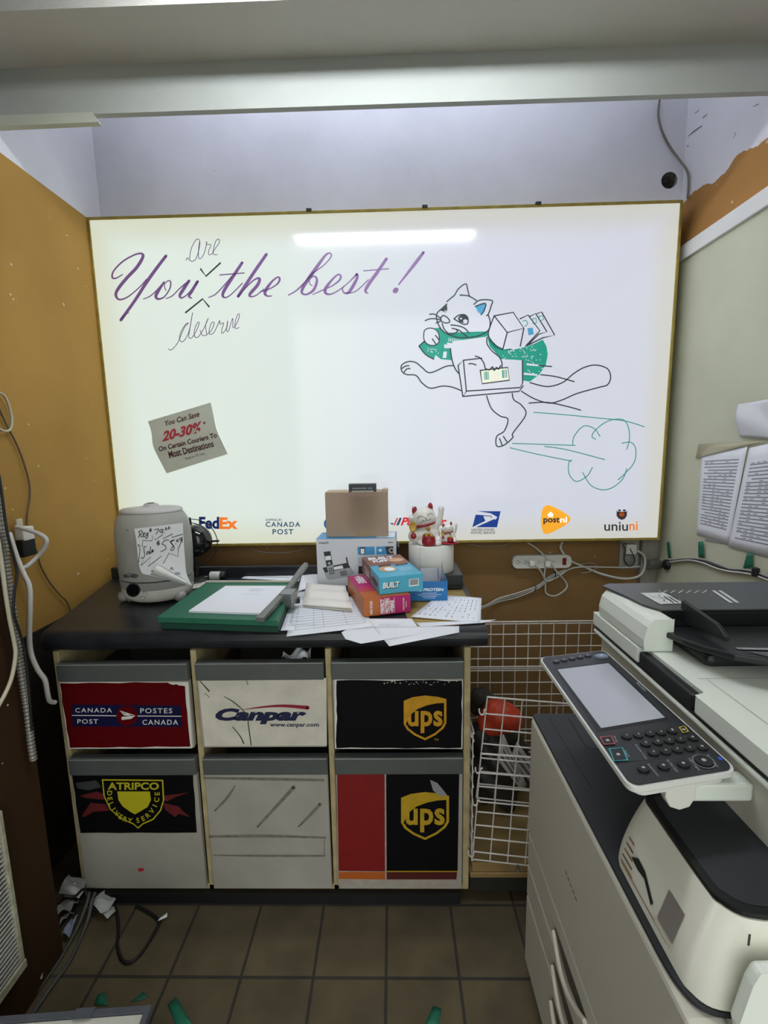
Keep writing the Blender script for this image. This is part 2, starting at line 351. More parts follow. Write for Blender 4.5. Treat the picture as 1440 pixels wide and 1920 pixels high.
# ------------------------------------------------------------------ lit sign
SX0, SX1, SZ0, SZ1 = -1.2, 1.199, 1.036, 2.41
sign = thing('lightbox_sign', 'large backlit white sign on the back wall with hand lettering and a running cat', 'sign', (0, .05, SZ0))
fr = .011
brass = M('aged_brass_trim', 'a8954a', .45, metal=.5, noise=(30, .2))
b_ = MB()
b_.box(SX0, SX1, 0, .098, SZ1-fr, SZ1).box(SX0, SX1, 0, .098, SZ0, SZ0+fr).box(SX0, SX0+fr, 0, .098, SZ0+fr, SZ1-fr).box(SX1-fr, SX1, 0, .098, SZ0+fr, SZ1-fr)
b_.bev(.0015).build('frame', brass, sign)
def signmat():
    m = bpy.data.materials.new('lit_acrylic'); m.use_nodes = True; nt = m.node_tree; N = nt.nodes; L = nt.links; b = N['Principled BSDF']
    b.inputs['Base Color'].default_value = (.12, .12, .12, 1); b.inputs['Roughness'].default_value = .10
    # uneven backlight painted into the emission: greenish left, lavender right, dimmer towards the frame
    g = N.new('ShaderNodeNewGeometry'); sp = N.new('ShaderNodeSeparateXYZ'); L.new(g.outputs['Position'], sp.inputs[0])
    r = N.new('ShaderNodeMapRange'); r.interpolation_type = 'SMOOTHSTEP'; r.inputs[1].default_value = -.75; r.inputs[2].default_value = .45; L.new(sp.outputs['X'], r.inputs[0])
    mx = N.new('ShaderNodeMix'); mx.data_type = 'RGBA'; L.new(r.outputs[0], mx.inputs[0])
    mx.inputs[6].default_value = (*lin((226, 238, 228)), 1); mx.inputs[7].default_value = (*lin((211, 215, 229)), 1)
    # yellow glow margin along the frame, painted into the emission
    ex = N.new('ShaderNodeMath'); ex.operation = 'ABSOLUTE'; L.new(sp.outputs['X'], ex.inputs[0])
    ez = N.new('ShaderNodeMath'); ez.operation = 'SUBTRACT'; ez.inputs[1].default_value = (SZ0+SZ1)/2; L.new(sp.outputs['Z'], ez.inputs[0])
    ea = N.new('ShaderNodeMath'); ea.operation = 'ABSOLUTE'; L.new(ez.outputs[0], ea.inputs[0])
    eb = N.new('ShaderNodeMath'); eb.operation = 'ADD'; eb.inputs[1].default_value = SX1-(SZ1-SZ0)/2; L.new(ea.outputs[0], eb.inputs[0])
    em = N.new('ShaderNodeMath'); em.operation = 'MAXIMUM'; L.new(ex.outputs[0], em.inputs[0]); L.new(eb.outputs[0], em.inputs[1])
    er = N.new('ShaderNodeMapRange'); er.interpolation_type = 'SMOOTHSTEP'; er.inputs[1].default_value = SX1-.16; er.inputs[2].default_value = SX1; er.inputs[4].default_value = .45; L.new(em.outputs[0], er.inputs[0])
    m2 = N.new('ShaderNodeMix'); m2.data_type = 'RGBA'; L.new(er.outputs[0], m2.inputs[0]); L.new(mx.outputs[2], m2.inputs[6]); m2.inputs[7].default_value = (*lin((212, 206, 158)), 1)
    mx = m2
    L.new(mx.outputs[2], b.inputs['Emission Color']); b.inputs['Emission Strength'].default_value = SIGN_GLOW
    return m
face = MB().box(SX0+fr, SX1-fr, .004, .008, SZ0+fr, SZ1-fr).build('face_panel', signmat(), sign)
for px in (580, 796, 1007):
    p = at(px, 384, 'Y', .02); lab(MB().box(p.x-.011, p.x+.011, -.002, .05, SZ1-.004, SZ1+.009).bev(.002).build('retainer_clip', M('dark_clip', '33332f', .5), sign), 'dark clip on the top edge')
FY = .0034
SF = YP(FY)
cA = lambda f: (lambda u, v, h=0: f(190+u/4.5, 430+v/4.5, h))
cB = lambda f: (lambda u, v, h=0: f(490+u/4.5, 460+v/4.5, h))
cC = lambda f: (lambda u, v, h=0: f(740+u/4.5, 520+v/4.5, h))
cD = lambda f: (lambda u, v, h=0: f(720+u/2.4828, 500+v/2.4828, h))
def film(name, c, e=.5): return M(name, c, .4, emit=e*.57)      # translucent print lit from behind
purple = film('purple_film', (106, 76, 122), .55)
m = MB(); fA, fB = cA(SF), cB(SF)
for st in ([(180, 380, 8), (125, 412, 12), (92, 405, 16), (105, 350, 14), (180, 272, 14), (280, 215, 14), (338, 205, 18), (350, 235, 26), (300, 320, 28), (220, 405, 28), (150, 490, 28), (122, 550, 24), (150, 592, 16), (220, 572, 12), (310, 500, 10), (385, 420, 12)],
           [(545, 225, 26), (450, 350, 28), (380, 450, 28), (280, 605, 26), (165, 765, 26)], [(170, 758, 20), (200, 720, 10), (230, 705, 8)],
           [(355, 588, 8), (420, 558, 10), (500, 480, 10)], [(530, 445, 16), (480, 520, 28), (460, 565, 26), (480, 588, 18), (530, 570, 12), (578, 500, 12), (585, 445, 12), (562, 435, 10), (532, 470, 8), (545, 515, 8)],
           [(545, 585, 8), (600, 560, 10), (660, 500, 10), (740, 435, 16)], [(740, 435, 24), (690, 510, 28), (662, 558, 24), (680, 578, 14), (735, 540, 10), (815, 440, 14)], [(812, 440, 24), (758, 530, 26), (738, 565, 18), (762, 580, 10)],
           [(905, 575, 8), (960, 550, 10), (1020, 490, 10), (1100, 400, 12)], [(1188, 282, 24), (1110, 400, 28), (1040, 510, 28), (1024, 560, 22), (1050, 575, 12), (1100, 545, 10), (1190, 455, 10)], [(1000, 385, 10), (1205, 368, 10)],
           [(1392, 212, 26), (1290, 360, 28), (1155, 565, 26)], [(1155, 565, 10), (1240, 470, 12), (1300, 420, 14), (1335, 418, 24), (1318, 470, 28), (1255, 545, 26), (1262, 568, 14), (1310, 555, 10), (1370, 505, 10)]):
    m.stroke(st, fA, .0005, 0)
for st in ([(-10, 392, 10), (60, 372, 10), (130, 330, 14), (155, 290, 18), (140, 268, 14), (90, 305, 18), (42, 370, 28), (30, 408, 24), (52, 428, 14), (85, 427, 10)],
           [(228, 420, 10), (290, 385, 12), (360, 320, 14), (430, 240, 12), (530, 165, 10), (588, 95, 12), (578, 66, 14), (540, 85, 20), (470, 180, 28), (400, 280, 30), (348, 365, 26), (345, 405, 18), (385, 413, 16), (440, 378, 22), (468, 310, 22), (462, 270, 16), (438, 262, 12), (408, 290, 8), (410, 325, 8), (430, 340, 8)],
           [(435, 415, 8), (500, 385, 10), (600, 340, 12), (662, 290, 16), (668, 255, 16), (640, 250, 14), (580, 310, 20), (540, 370, 28), (548, 408, 20), (600, 408, 12), (680, 360, 10), (750, 300, 10), (805, 243, 16)],
           [(805, 245, 24), (808, 275, 24), (770, 350, 28), (735, 398, 22), (702, 402, 14), (684, 372, 10), (695, 345, 8)], [(720, 405, 10), (800, 385, 10), (905, 290, 10)],
           [(1055, 114, 24), (980, 225, 28), (905, 330, 28), (878, 385, 22), (900, 405, 10)], [(865, 215, 10), (1073, 198, 10)], [(1368, 60, 24), (1300, 150, 28), (1160, 330, 12)]):
    m.stroke(st, fB, .0005, 0)
m.fill([(1133+24*math.cos(k*.5236)-6*math.sin(k*.5236), 380+25*math.sin(k*.5236)) for k in range(12)], fB, .0005, 0)
lab(m.build('script_lettering', purple, sign, recalc=False), 'purple brush script reading You the best !')
pen = film('thin_purple_pen', (106, 92, 120), .5); dkpen = film('dark_marker', (44, 58, 58), .35)
for word, sts in (('are', [[(715, 262), (726, 240), (745, 260), (772, 270), (802, 240), (828, 150), (828, 92), (802, 86), (768, 140), (750, 200), (746, 250)], [(828, 105), (820, 180), (822, 240), (842, 243), (872, 190), (890, 108)], [(886, 105), (892, 128), (925, 130), (906, 180), (908, 215), (935, 205)],
           [(935, 205), (962, 160), (995, 112), (990, 82), (966, 100), (945, 170), (946, 208), (978, 214)]]),
                  ('deserve', [[(566, 1008), (592, 1016), (645, 955), (700, 830), (735, 792), (708, 805), (670, 870), (660, 930), (692, 945), (740, 860), (770, 702), (745, 850), (738, 908), (762, 915), (800, 860), (826, 792), (810, 790), (786, 850), (788, 905), (820, 905), (868, 830), (902, 750), (880, 805), (884, 850), (886, 893), (850, 890), (834, 852)],
           [(886, 893), (930, 850), (952, 790), (930, 790), (910, 850), (916, 886), (950, 870), (985, 800), (1000, 770), (1002, 800), (1032, 790), (1016, 850), (1022, 878), (1058, 830), (1066, 772), (1056, 850), (1074, 855), (1108, 750), (1112, 830), (1150, 780), (1166, 720), (1150, 720), (1130, 780), (1132, 836), (1162, 828)]])):
    m = MB()
    for st in sts: m.stroke(st, fA, .0005, 0, w=6.5)
    lab(m.build('handwriting', pen, sign, recalc=False), 'thin handwriting reading '+word)
for word, st in (('pointing down above', [(838, 335), (882, 396), (1003, 285)]), ('pointing up below', [(712, 702), (855, 587), (908, 652)])):
    lab(MB().stroke(st, fA, .0005, 0, w=14, sm=0).build('insertion_caret', dkpen, sign, recalc=False), 'dark caret '+word+' the script')
# running cat drawing: fills first, ink lines on top
fC, fD = cC(SF), cD(SF)
green = film('green_marker', (22, 138, 118), .5); blue = film('blue_marker', (66, 140, 178), .5); wht = face.data.materials[0]
lblm = film('cream_label', (214, 214, 196), .55); lk = film('cat_ink', (46, 54, 60), .3); gl = film('green_line', (60, 140, 128), .5)
m = MB()
m.fill([(205, 580), (250, 540), (330, 430), (375, 425), (430, 465), (445, 500), (440, 555), (465, 600), (490, 700), (390, 690), (345, 655), (330, 690), (260, 650)], fC, .0004, 0)
m.fill([(430, 468), (520, 500), (620, 510), (700, 498), (795, 455), (795, 490), (700, 525), (600, 555), (510, 560), (440, 550)], fC, .0004, 0)
m.fill([(785, 490), (800, 540), (850, 600), (920, 615), (1000, 612), (1090, 590), (1180, 560), (1250, 525), (1280, 580), (1292, 650), (1275, 740), (1220, 820), (1140, 880), (1085, 870), (1075, 700), (1000, 695), (900, 690), (840, 650), (790, 560)], fC, .0004, 0)
m.fill([(535, 745), (580, 700), (730, 682), (1078, 700), (1082, 910), (1050, 962), (575, 1005)], fC, .0006, 1)
m.fill([(840, 325), (1000, 295), (1090, 430), (1065, 590), (910, 610), (850, 570), (790, 490)], fC, .0006, 1)
m.fill([(1058, 350), (1125, 318), (1240, 292), (1350, 488), (1240, 515), (1105, 580), (1065, 590)], fC, .0006, 1)
m.fill([(245, 490), (255, 445), (300, 428), (350, 445), (375, 490), (370, 550), (330, 575), (280, 565), (250, 530)], fC, .0006, 1, sm=4)
m.fill([(470, 600), (490, 540), (780, 500), (800, 580), (900, 690), (905, 760), (860, 785), (765, 770), (730, 690), (580, 700), (535, 745), (500, 740)], fC, .0007, 1)
m.fill([(680, 245), (765, 220), (755, 280), (730, 315), (700, 290)], fC, .0006, 2); m.fill([(545, 145), (570, 140), (575, 155), (550, 160)], fC, .0006, 2)
m.fill([(722, 785), (955, 760), (968, 868), (738, 898)], fC, .0008, 3)
for x in (752, 764, 772, 784, 905, 912, 925, 938): m.fill([(x, 800-(x-722)*.1), (x+7, 800-(x-722)*.1), (x+11, 868-(x-722)*.1), (x+4, 868-(x-722)*.1)], fC, .0009, 5)
m.fill([(1120, 430), (1165, 425), (1175, 480), (1130, 490)], fC, .0008, 2)
rr = random.Random(3)
for k in range(62):
    x, y = (rr.uniform(910, 1200), rr.uniform(590, 690)) if k < 44 else (rr.uniform(1100, 1260), rr.uniform(650, 820))
    y -= (x-1000)*.12 if k < 44 else 0
    m.disc(x, y, rr.uniform(3, 9), rr.uniform(3, 5), fC, .0007, 1, 6)
for k in range(16): m.disc(rr.uniform(270, 370), rr.uniform(585, 650), 4, 5, fC, .0007, 1, 6)
for k in range(10): x = 455+k*15; m.fill([(x, 512+k*2), (x+6, 512+k*2), (x+6, 545-k), (x, 545-k)], fC, .0007, 1)
for q in ([(415, 565), (480, 570), (480, 600), (420, 598)], [(412, 628), (440, 625), (436, 680), (405, 680)], [(1110, 725), (1230, 738), (1230, 752), (1115, 742)], [(1090, 803), (1205, 818), (1205, 832), (1090, 822)]): m.fill(q, fC, .0007, 1)
for st in ([(440, 205), (475, 175), (505, 150), (540, 95), (600, 55), (615, 100), (630, 160)], [(555, 150), (625, 158), (690, 195)], [(668, 228), (720, 192), (820, 195), (815, 240), (790, 310), (775, 322)],
           [(680, 245), (765, 220), (755, 280), (730, 315)], [(790, 318), (805, 370), (800, 430), (760, 470), (690, 498), (610, 508), (520, 505), (430, 470), (380, 425)], [(440, 225), (400, 262), (360, 300), (352, 340), (370, 400), (385, 425)],
           [(390, 340), (410, 322), (445, 340), (465, 375), (430, 385), (395, 370), (390, 340)], [(400, 390), (420, 440), (460, 475), (500, 475), (530, 455), (518, 438)], [(475, 402), (540, 410), (590, 430), (625, 465)], [(485, 430), (540, 445), (580, 475), (610, 500)],
           [(295, 312), (330, 310), (360, 325), (385, 345)], [(258, 365), (300, 350), (350, 350), (385, 360)], [(350, 385), (385, 372)], [(500, 350), (540, 320), (590, 315), (618, 345), (615, 390), (580, 395), (540, 375), (500, 350)],
           [(345, 490), (372, 525)], [(318, 520), (350, 565)], [(205, 580), (250, 540)], [(205, 580), (260, 650), (330, 690)], [(470, 600), (485, 700), (510, 770), (540, 810)],
           [(780, 505), (780, 560), (820, 620), (880, 670), (905, 720), (905, 760)], [(680, 665), (720, 680), (750, 720), (765, 770)], [(765, 770), (800, 780), (825, 755), (840, 785), (860, 760), (875, 775), (895, 745)],
           [(840, 325), (790, 480), (850, 570), (910, 605)], [(495, 745), (430, 752), (300, 805), (230, 760), (180, 720), (120, 710), (60, 740), (60, 790), (100, 820), (180, 828), (230, 890), (300, 935), (400, 918), (480, 925), (560, 955)],
           [(60, 770), (90, 750), (120, 745)], [(80, 800), (100, 775), (130, 770)], [(626, 730), (650, 728), (685, 738)]):
    m.stroke(st, fC, .001, 4, w=10.5)
m.stroke([(245, 490), (255, 445), (300, 428), (350, 445), (375, 490), (370, 550), (330, 575), (280, 565), (250, 530)], fC, .001, 4, w=9, closed=True)
for st in ([(840, 325), (1000, 295), (1090, 430), (950, 465), (840, 325)], [(950, 465), (912, 610)], [(1090, 430), (1060, 580)], [(1058, 350), (1125, 318), (1225, 450), (1105, 580)], [(1140, 330), (1190, 305), (1285, 460), (1215, 480), (1120, 575)], [(1205, 305), (1240, 292), (1350, 488), (1250, 510), (1130, 570)],
           [(580, 700), (735, 682)], [(535, 745), (580, 700), (605, 960), (575, 1005), (535, 745)], [(605, 960), (1060, 930), (1080, 890), (1078, 700)], [(575, 1005), (1050, 962), (1085, 915)], [(722, 785), (955, 760), (968, 868), (738, 898), (722, 785)]):
    m.stroke(st, fC, .001, 4, w=10.5, sm=0)
m.fill([(385, 282), (440, 230), (445, 270), (430, 300), (405, 285)], fC, .001, 4); m.fill([(418, 282), (434, 278), (428, 300)], fC, .0012, 1)
m.disc(575, 350, 40, 33, fC, .001, 4); m.disc(560, 348, 9, 7, fC, .0012, 1); m.disc(595, 368, 17, 14, fC, .0012, 1)
for st in ([(478, 602), (500, 660), (540, 695), (577, 710), (560, 765), (525, 790), (525, 835), (560, 830), (600, 795), (600, 775), (660, 690), (640, 645), (605, 620), (597, 590)], [(538, 800), (550, 830)], [(556, 790), (572, 815)],
           [(680, 540), (760, 558), (830, 540), (880, 500), (930, 470), (985, 458), (1040, 475), (1055, 515), (1040, 550), (1000, 562), (900, 590), (830, 620), (770, 635), (700, 615), (640, 580)],
           [(730, 503), (800, 512), (885, 535)], [(720, 460), (780, 465)], [(675, 635), (760, 632), (850, 650), (915, 668)]):
    m.stroke(st, fD, .001, 4, w=5.6)
for st in ([(697, 678), (850, 690), (1000, 705), (1120, 718), (1212, 745)], [(598, 823), (700, 826), (890, 832)], [(748, 837), (850, 852), (1027, 898)], [(587, 843), (700, 870), (872, 905)], [(878, 830), (885, 790), (930, 742), (980, 755), (1005, 790)],
           [(985, 803), (968, 790), (985, 760), (1040, 720), (1105, 710), (1135, 740), (1143, 800), (1130, 850)], [(1108, 822), (1150, 818), (1172, 850), (1165, 910), (1125, 960), (1090, 992)], [(1130, 940), (1110, 990), (1060, 1030), (1010, 1038), (960, 1015), (925, 958)], [(970, 935), (945, 975), (895, 1000), (862, 965), (860, 915), (872, 900)]):
    m.stroke(st, fD, .001, 5, w=4.4)
for st in ([(1080, 370), (1110, 365), (1120, 395), (1095, 415)], [(1165, 350), (1190, 345), (1195, 380), (1170, 390), (1165, 350)], [(1220, 330), (1245, 325), (1255, 355), (1225, 360), (1220, 330)]): m.stroke(st, fC, .001, 5, w=7)
lab(m.build('cat_drawing', [green, wht, blue, lblm, lk, gl], sign, recalc=False), 'hand drawn running cat with a green sack, boxes and envelopes')
# courier logos along the bottom of the sign
def logo(label): return MB(), (lambda mb, mats: lab(mb.build('courier_logo', mats, sign, recalc=False), label))
navy = film('logo_navy', (28, 46, 110), .35); orange = film('logo_orange', (240, 120, 40), .6); red = film('logo_red', (214, 38, 56), .5); tealn = film('logo_teal_navy', (34, 74, 108), .4)
dk = film('logo_charcoal', (52, 52, 58), .35); amber = film('logo_amber', (243, 166, 42), .6)
m, fin = logo('blue and orange bold courier name'); m.text('Fed', SF, (373, 992, 411, 969), .0005, 0, bold=.04); m.text('Ex', SF, (411.5, 992, 446, 970), .0005, 1, bold=.04); fin(m, [navy, orange])
m, fin = logo('dark blue spaced courier name in two lines'); m.text('SHIPPING BY', SF, (498, 977, 529, 972.5), .0005, 0, .01); m.text('CANADA', SF, (498, 988, 563, 978.5), .0005, 0, .02, space=1.25); m.text('POST', SF, (511, 1002, 550, 992), .0005, 0, .02, space=1.2); fin(m, [tealn])
m, fin = logo('round blue mark half hidden behind the cardboard box'); m.disc(618, 982, 11, 11, SF, .0005, 0); fin(m, [film('logo_blue', (40, 96, 160), .5)])
m, fin = logo('red italic courier name with red and blue stripes')
m.fill([(731, 981), (738, 980.5), (736, 984.5)], SF, .0005, 1); m.fill([(737.5, 985), (740.5, 985), (746.5, 971), (744, 971)], SF, .0005, 0); m.fill([(743, 985), (747.5, 985), (753.5, 971), (749, 971)], SF, .0005, 1)
m.text('Purolator', SF, (751, 985.5, 838, 970), .0005, 0, .04, .35); fin(m, [red, tealn])
m, fin = logo('blue square eagle mark with two lines of small capitals')
U_ = lambda u, v, h=0: SF(860+u/3.789, 930+v/3.789, h)
m.fill([(120, 135), (135, 108), (298, 108), (272, 222), (97, 222)], U_, .0005, 0)
m.fill([(130, 108), (225, 122), (262, 142), (275, 150), (262, 168), (240, 160), (232, 140), (115, 132)], U_, .0006, 1); m.fill([(97, 222), (122, 222), (265, 158), (240, 152)], U_, .0006, 1); m.fill([(175, 142), (232, 145), (225, 165), (190, 178)], U_, .0006, 1)
m.text('UNITED STATES', U_, (90, 246, 254, 232), .0005, 2, .02, .25); m.rect(88, 251, 262, 253, U_, .0005, 2); m.text('POSTAL SERVICE', U_, (85, 269, 260, 256), .0005, 2, .02, .25); fin(m, [film('logo_royal', (16, 58, 140), .4), wht, dk])
m, fin = logo('orange rounded triangle with a crown and lower case name')
m.fill([(585, 170), (592, 105), (615, 70), (650, 68), (720, 100), (785, 145), (790, 175), (760, 205), (680, 250), (625, 270), (600, 255), (588, 215)], U_, .0005, 0, sm=4)
m.text('post', U_, (602, 202, 718, 150), .0007, 1, .03); m.text('nl', U_, (720, 189, 770, 148), .0007, 2, .03)
m.fill([(636, 150), (632, 128), (642, 122), (655, 112), (665, 122), (674, 128), (668, 150)], U_, .0007, 2); fin(m, [amber, dk, film('logo_white', (240, 236, 230), .75)])
m, fin = logo('charcoal and orange lower case name under a parcel mark')
m.text('uniu', U_, (1034, 248, 1203, 184), .0005, 0, .012); m.text('ni', U_, (1212, 243, 1272, 181), .0005, 1, .012)
m.fill([(1122, 105), (1135, 112), (1135, 135), (1160, 150), (1185, 135), (1185, 112), (1196, 105), (1195, 140), (1180, 162), (1158, 170), (1136, 160), (1122, 140)], U_, .0005, 0)
m.fill([(1130, 98), (1148, 95), (1156, 106), (1140, 112)], U_, .0005, 0); m.fill([(1190, 98), (1172, 95), (1164, 106), (1180, 112)], U_, .0005, 0); m.fill([(1140, 122), (1160, 110), (1180, 122), (1178, 140), (1160, 148), (1142, 140)], U_, .0005, 1); fin(m, [dk, orange])
# flyer stuck on the sign
fl = [(140, 400), (190, 560), (215, 760), (290, 930), (420, 1180)]; frr = [(1080, 118), (1120, 300), (1165, 520), (1240, 690), (1335, 890)]
fl, frr = cr(fl, 5), cr(frr, 5)
def FF(u, v, h=0):
    t = (1-v)*(len(fl)-1); i = min(int(max(t, 0)), len(fl)-2); k = t-i
    a = [fl[i][j]*(1-k)+fl[i+1][j]*k for j in (0, 1)]; b = [frr[i][j]*(1-k)+frr[i+1][j]*k for j in (0, 1)]
    x, y = a[0]*(1-u)+b[0]*u, a[1]*(1-u)+b[1]*u
    return SF(260+x/8, 740+y/8, h+.003+.012*math.sin(math.pi*v)**2*(.4+.6*abs(u-.5)))
m = MB().grid(lambda u, v: FF(u, v), 10, 20)
maroon = M('flyer_maroon', '4a1f28', .8); fred = M('flyer_red', 'a8323c', .8)
m.text('You Can Save', FF, (.24, .785, .79, .885), .0012, 1, .02, .3); m.text('20-30%', FF, (.15, .52, .80, .70), .0012, 2, .04, .35); m.text('*', FF, (.82, .63, .86, .68), .0012, 1, .02)
m.text('On Certain Couriers To', FF, (.06, .335, .97, .445), .0012, 1, .025, .3); m.text('Most Destinations', FF, (.15, .185, .87, .295), .0012, 1, .025, .3); m.text('*based on CPC rates', FF, (.36, .115, .68, .15), .0012, 1, 0, .3)
tag(m.build('paper_flyer', [M('flyer_paper', 'b8bcae', .8, noise=(20, .04)), maroon, fred], recalc=False), 'tilted grey paper flyer with red and maroon savings text stuck on the lit sign', 'flyer')
# ------------------------------------------------------------------ counter and cabinet
CT = .927
topm = M('black_laminate', '24262a', .3, noise=(14, .35), bump=(60, .05))
cx0, cx1, cyf, cyb = -1.035, .303, -.702, -.115
top = thing('countertop', 'black laminate countertop with a rounded front edge under the lit sign', 'countertop', (-.36, -.4, .866))
prof = [(-.675-.027*math.cos(math.radians(a)), .8965+.0305*math.sin(math.radians(a))) for a in range(-80, 91, 17)]+[(cyb, CT), (cyb, .866)]
m = MB().prism(prof, lambda u, v, h: V((h, u, v)), cx0, cx1); m.bev(.010, 3, 50)
for v in m.bm.verts:                          # the left end is cut to follow the wall
    if v.co.x < -.9: v.co.x -= .145*max(0, min(1, (v.co.y+.70)/.45))
m.build('worktop', topm, top)
MB().box(-1.18, cx1-.02, cyb, cyb+.022, .866, CT+.045).bev(.006).build('backsplash', topm, top)
fy = -.689
cab = thing('cabinet', 'worn courier sorting cabinet with six tilt bins under the black countertop', 'cabinet', (-.38, -.4, 0))
edge = M('cream_edge_board', 'b3a27a', .6, noise=(18, .25)); inner = M('cabinet_inside', '3d3a36', .8)
bx = [-1.012, -.588, -.579, -.178, -.165, .2545]
cz0, cz1 = .036, .864
m = MB()
for a, b in ((-1.014, -.996), (-.592, -.574), (-.182, -.164), (.236, .256)): m.box(a, b, fy+.004, -.13, cz0, cz1)
m.box(-.996, .236, fy+.004, -.13, cz0, cz0+.018).box(-.996, .236, -.15, -.13, cz0+.018, cz1)
m.bev(.002, 1); m.build('carcass', edge, cab)
lab(MB().box(-.99, .226, fy-.013, -.15, 0, cz0-.0008).build('toe_kick', M('black_kick', '0f1011', .6), cab), 'black base strip')
panel = M('white_bin_front', 'a39e94', .55, noise=(9, .10)); rail = M('grey_rail', '5f6361', .4, metal=.3, noise=(25, .08))
darkin = M('bin_inside', '4a4640', .8)
cols = [(-.992, -.596), (-.571, -.186), (-.161, .232)]
rows = [(.552, .831), (.054, .518)]
FR = fy-.010
bins = {}
for c, (x0, x1) in enumerate(cols):
    for r, (z0, z1) in enumerate(rows):
        d = MB().box(x0, x1, FR, fy+.008, z0, z1-.058).bev(.0015, 1)
        d.box(x0+.012, x1-.012, fy+.009, fy+.33, z0+.008, z0+.014, 1).box(x0+.012, x0+.018, fy+.009, fy+.33, z0+.014, z1-.08, 1).box(x1-.018, x1-.012, fy+.009, fy+.33, z0+.014, z1-.08, 1)
        d.box(x0+.018, x1-.018, fy+.324, fy+.33, z0+.014, z1-.06, 1)
        o = d.build('tilt_bin', [panel, darkin], cab); bins[c, r] = o
        q = MB().box(x0-.001, x1+.001, FR-.006, fy+.012, z1-.056, z1).bev(.003)
        q.box(x0, x1, FR-.0068, FR-.0062, z1-.003, z1-.001, 1)
        o2 = lab(q.build('handle_rail', [rail, M('rail_highlight', 'b8b8b2', .35, metal=.4)], cab), 'grey handle rail')
        ORG[o2] = ORG[cab]; o2.parent = o; 
def front(px, py, h=0): return at(px, py, 'Y', FR-.0006-h)
def sticker(c, r, name, label, pts, paintmats, draw, ragged=0):
    m = MB(); m.fill(pts, front, .0003, 0); draw(m)
    ORG[bins[c, r]] = ORG[cab]
    return lab(m.build('sticker', paintmats, bins[c, r], recalc=False), label)
lw = M('label_white', 'd6d3cc', .7)
def rag(pts, a, k=7, seed=1):
    """torn outline"""
    r_ = random.Random(seed); out = []
    for i, p in enumerate(pts):
        q = pts[(i+1) % len(pts)]
        for j in range(k): t = j/k; out.append((p[0]*(1-t)+q[0]*t+(r_.uniform(-a, a) if j else 0), p[1]*(1-t)+q[1]*t+(r_.uniform(-a, a) if j else 0)))
    return out
# bin 1: red post sticker
def d1(m):
    m.fill(rag([(112, 1281), (308, 1280), (347, 1287), (357, 1400), (131, 1402)], 1.2), front, .0007, 1)
    m.fill([(134, 1321), (339, 1323), (341, 1363), (136, 1362)], front, .0011, 2); m.fill([(135, 1340.6), (340, 1342.2), (340, 1343.8), (135, 1342.2)], front, .0014, 0)
    m.disc(238, 1342, 20, 19, front, .0016, 1, 28)
    for q in ([(224, 1332), (237, 1336), (254, 1341.5), (234, 1339)], [(224, 1332), (232, 1341), (248, 1343), (238, 1339)], [(228, 1344), (254, 1341.5), (246, 1348), (228, 1350)]): m.fill(q, front, .0019, 0)
    m.text('CANADA', front, (141, 1336, 210, 1327.5), .0014, 0, .01, space=1.25); m.text('POST', front, (145, 1357, 184, 1348.5), .0014, 0, .01, space=1.2)
    m.text('POSTES', front, (263, 1337.5, 323, 1328), .0014, 0, .01, space=1.2); m.text('CANADA', front, (267, 1359, 334, 1349.5), .0014, 0, .01, space=1.25)
sticker(0, 0, '', 'chipped red post office sticker with a navy band', [(111, 1279), (353, 1279), (361, 1403), (129, 1404)], [lw, M('post_red', '560308', .55, spec=.12, noise=(30, .1)), M('post_navy', '13133a', .55, spec=.15)], d1)
# bin 2: white courier sticker
def d2(m):
    m.text('Canpar', front, (404, 1358, 575, 1328), .0007, 1, .06, .25)
    m.stroke([(454, 1331, .5), (490, 1326, 3), (530, 1323.5, 5), (577, 1327, 7)], front, .001, 2)
    m.text('www.canpar.com', front, (506, 1365, 598, 1357), .0007, 1, .025)
    for st in ([(375, 1277, 1.5), (392, 1296, 2.5)], [(420, 1306, 1), (440, 1318, 2), (462, 1340, 1.5), (466, 1362, 2), (471, 1397, 2)], [(436, 1363, 1.5), (450, 1380, 2), (457, 1394, 2.5)], [(384, 1300, 1), (392, 1307, 1)], [(461, 1273, 1), (465, 1284, 1.5)]): m.stroke(st, front, .0012, 3)
sticker(1, 0, '', 'cracked white courier sticker with navy lettering and a red swoosh', [(371, 1272), (612, 1271), (613, 1398), (384, 1399)], [M('label_soiled', 'cfcabb', .6, noise=(16, .12)), M('courier_navy', '151c3e', .6), M('courier_red', '8c1830', .6), M('crack_grime', '4a4438', .9)], d2)
goldm = M('shield_gold', 'c8921c', .4, noise=(40, .15)); brown = M('shield_black', '0a090c', .55, spec=.15); ylw = M('shield_yellow', 'b9961c', .5, noise=(40, .15))
def shield(m, x0, y0, x1, y1, g, k, l0=.0007):
    X = lambda t: x0+t*(x1-x0); Y = lambda t: y0+t*(y1-y0)
    out = [(0, .12), (.2, .04), (.5, .0), (.8, .03), (1, .08), (1, .62), (.93, .74), (.75, .88), (.5, 1), (.25, .89), (.07, .76), (0, .64)]
    m.fill([(X(a), Y(b)) for a, b in out], front, l0, g)
    m.fill([(X(.5+(a-.5)*.89), Y(.5+(b-.5)*.9)) for a, b in [(0, .72), (.12, .42), (.3, .28), (.55, .19), (.8, .14), (1, .13), (1, .62), (.93, .74), (.75, .88), (.5, 1), (.25, .89), (.07, .76), (0, .64)]], front, l0+.0003, k)
    m.text('ups', front, (X(.09), Y(.84), X(.91), Y(.34)), l0+.0006, g, .028, 0, 1.04)
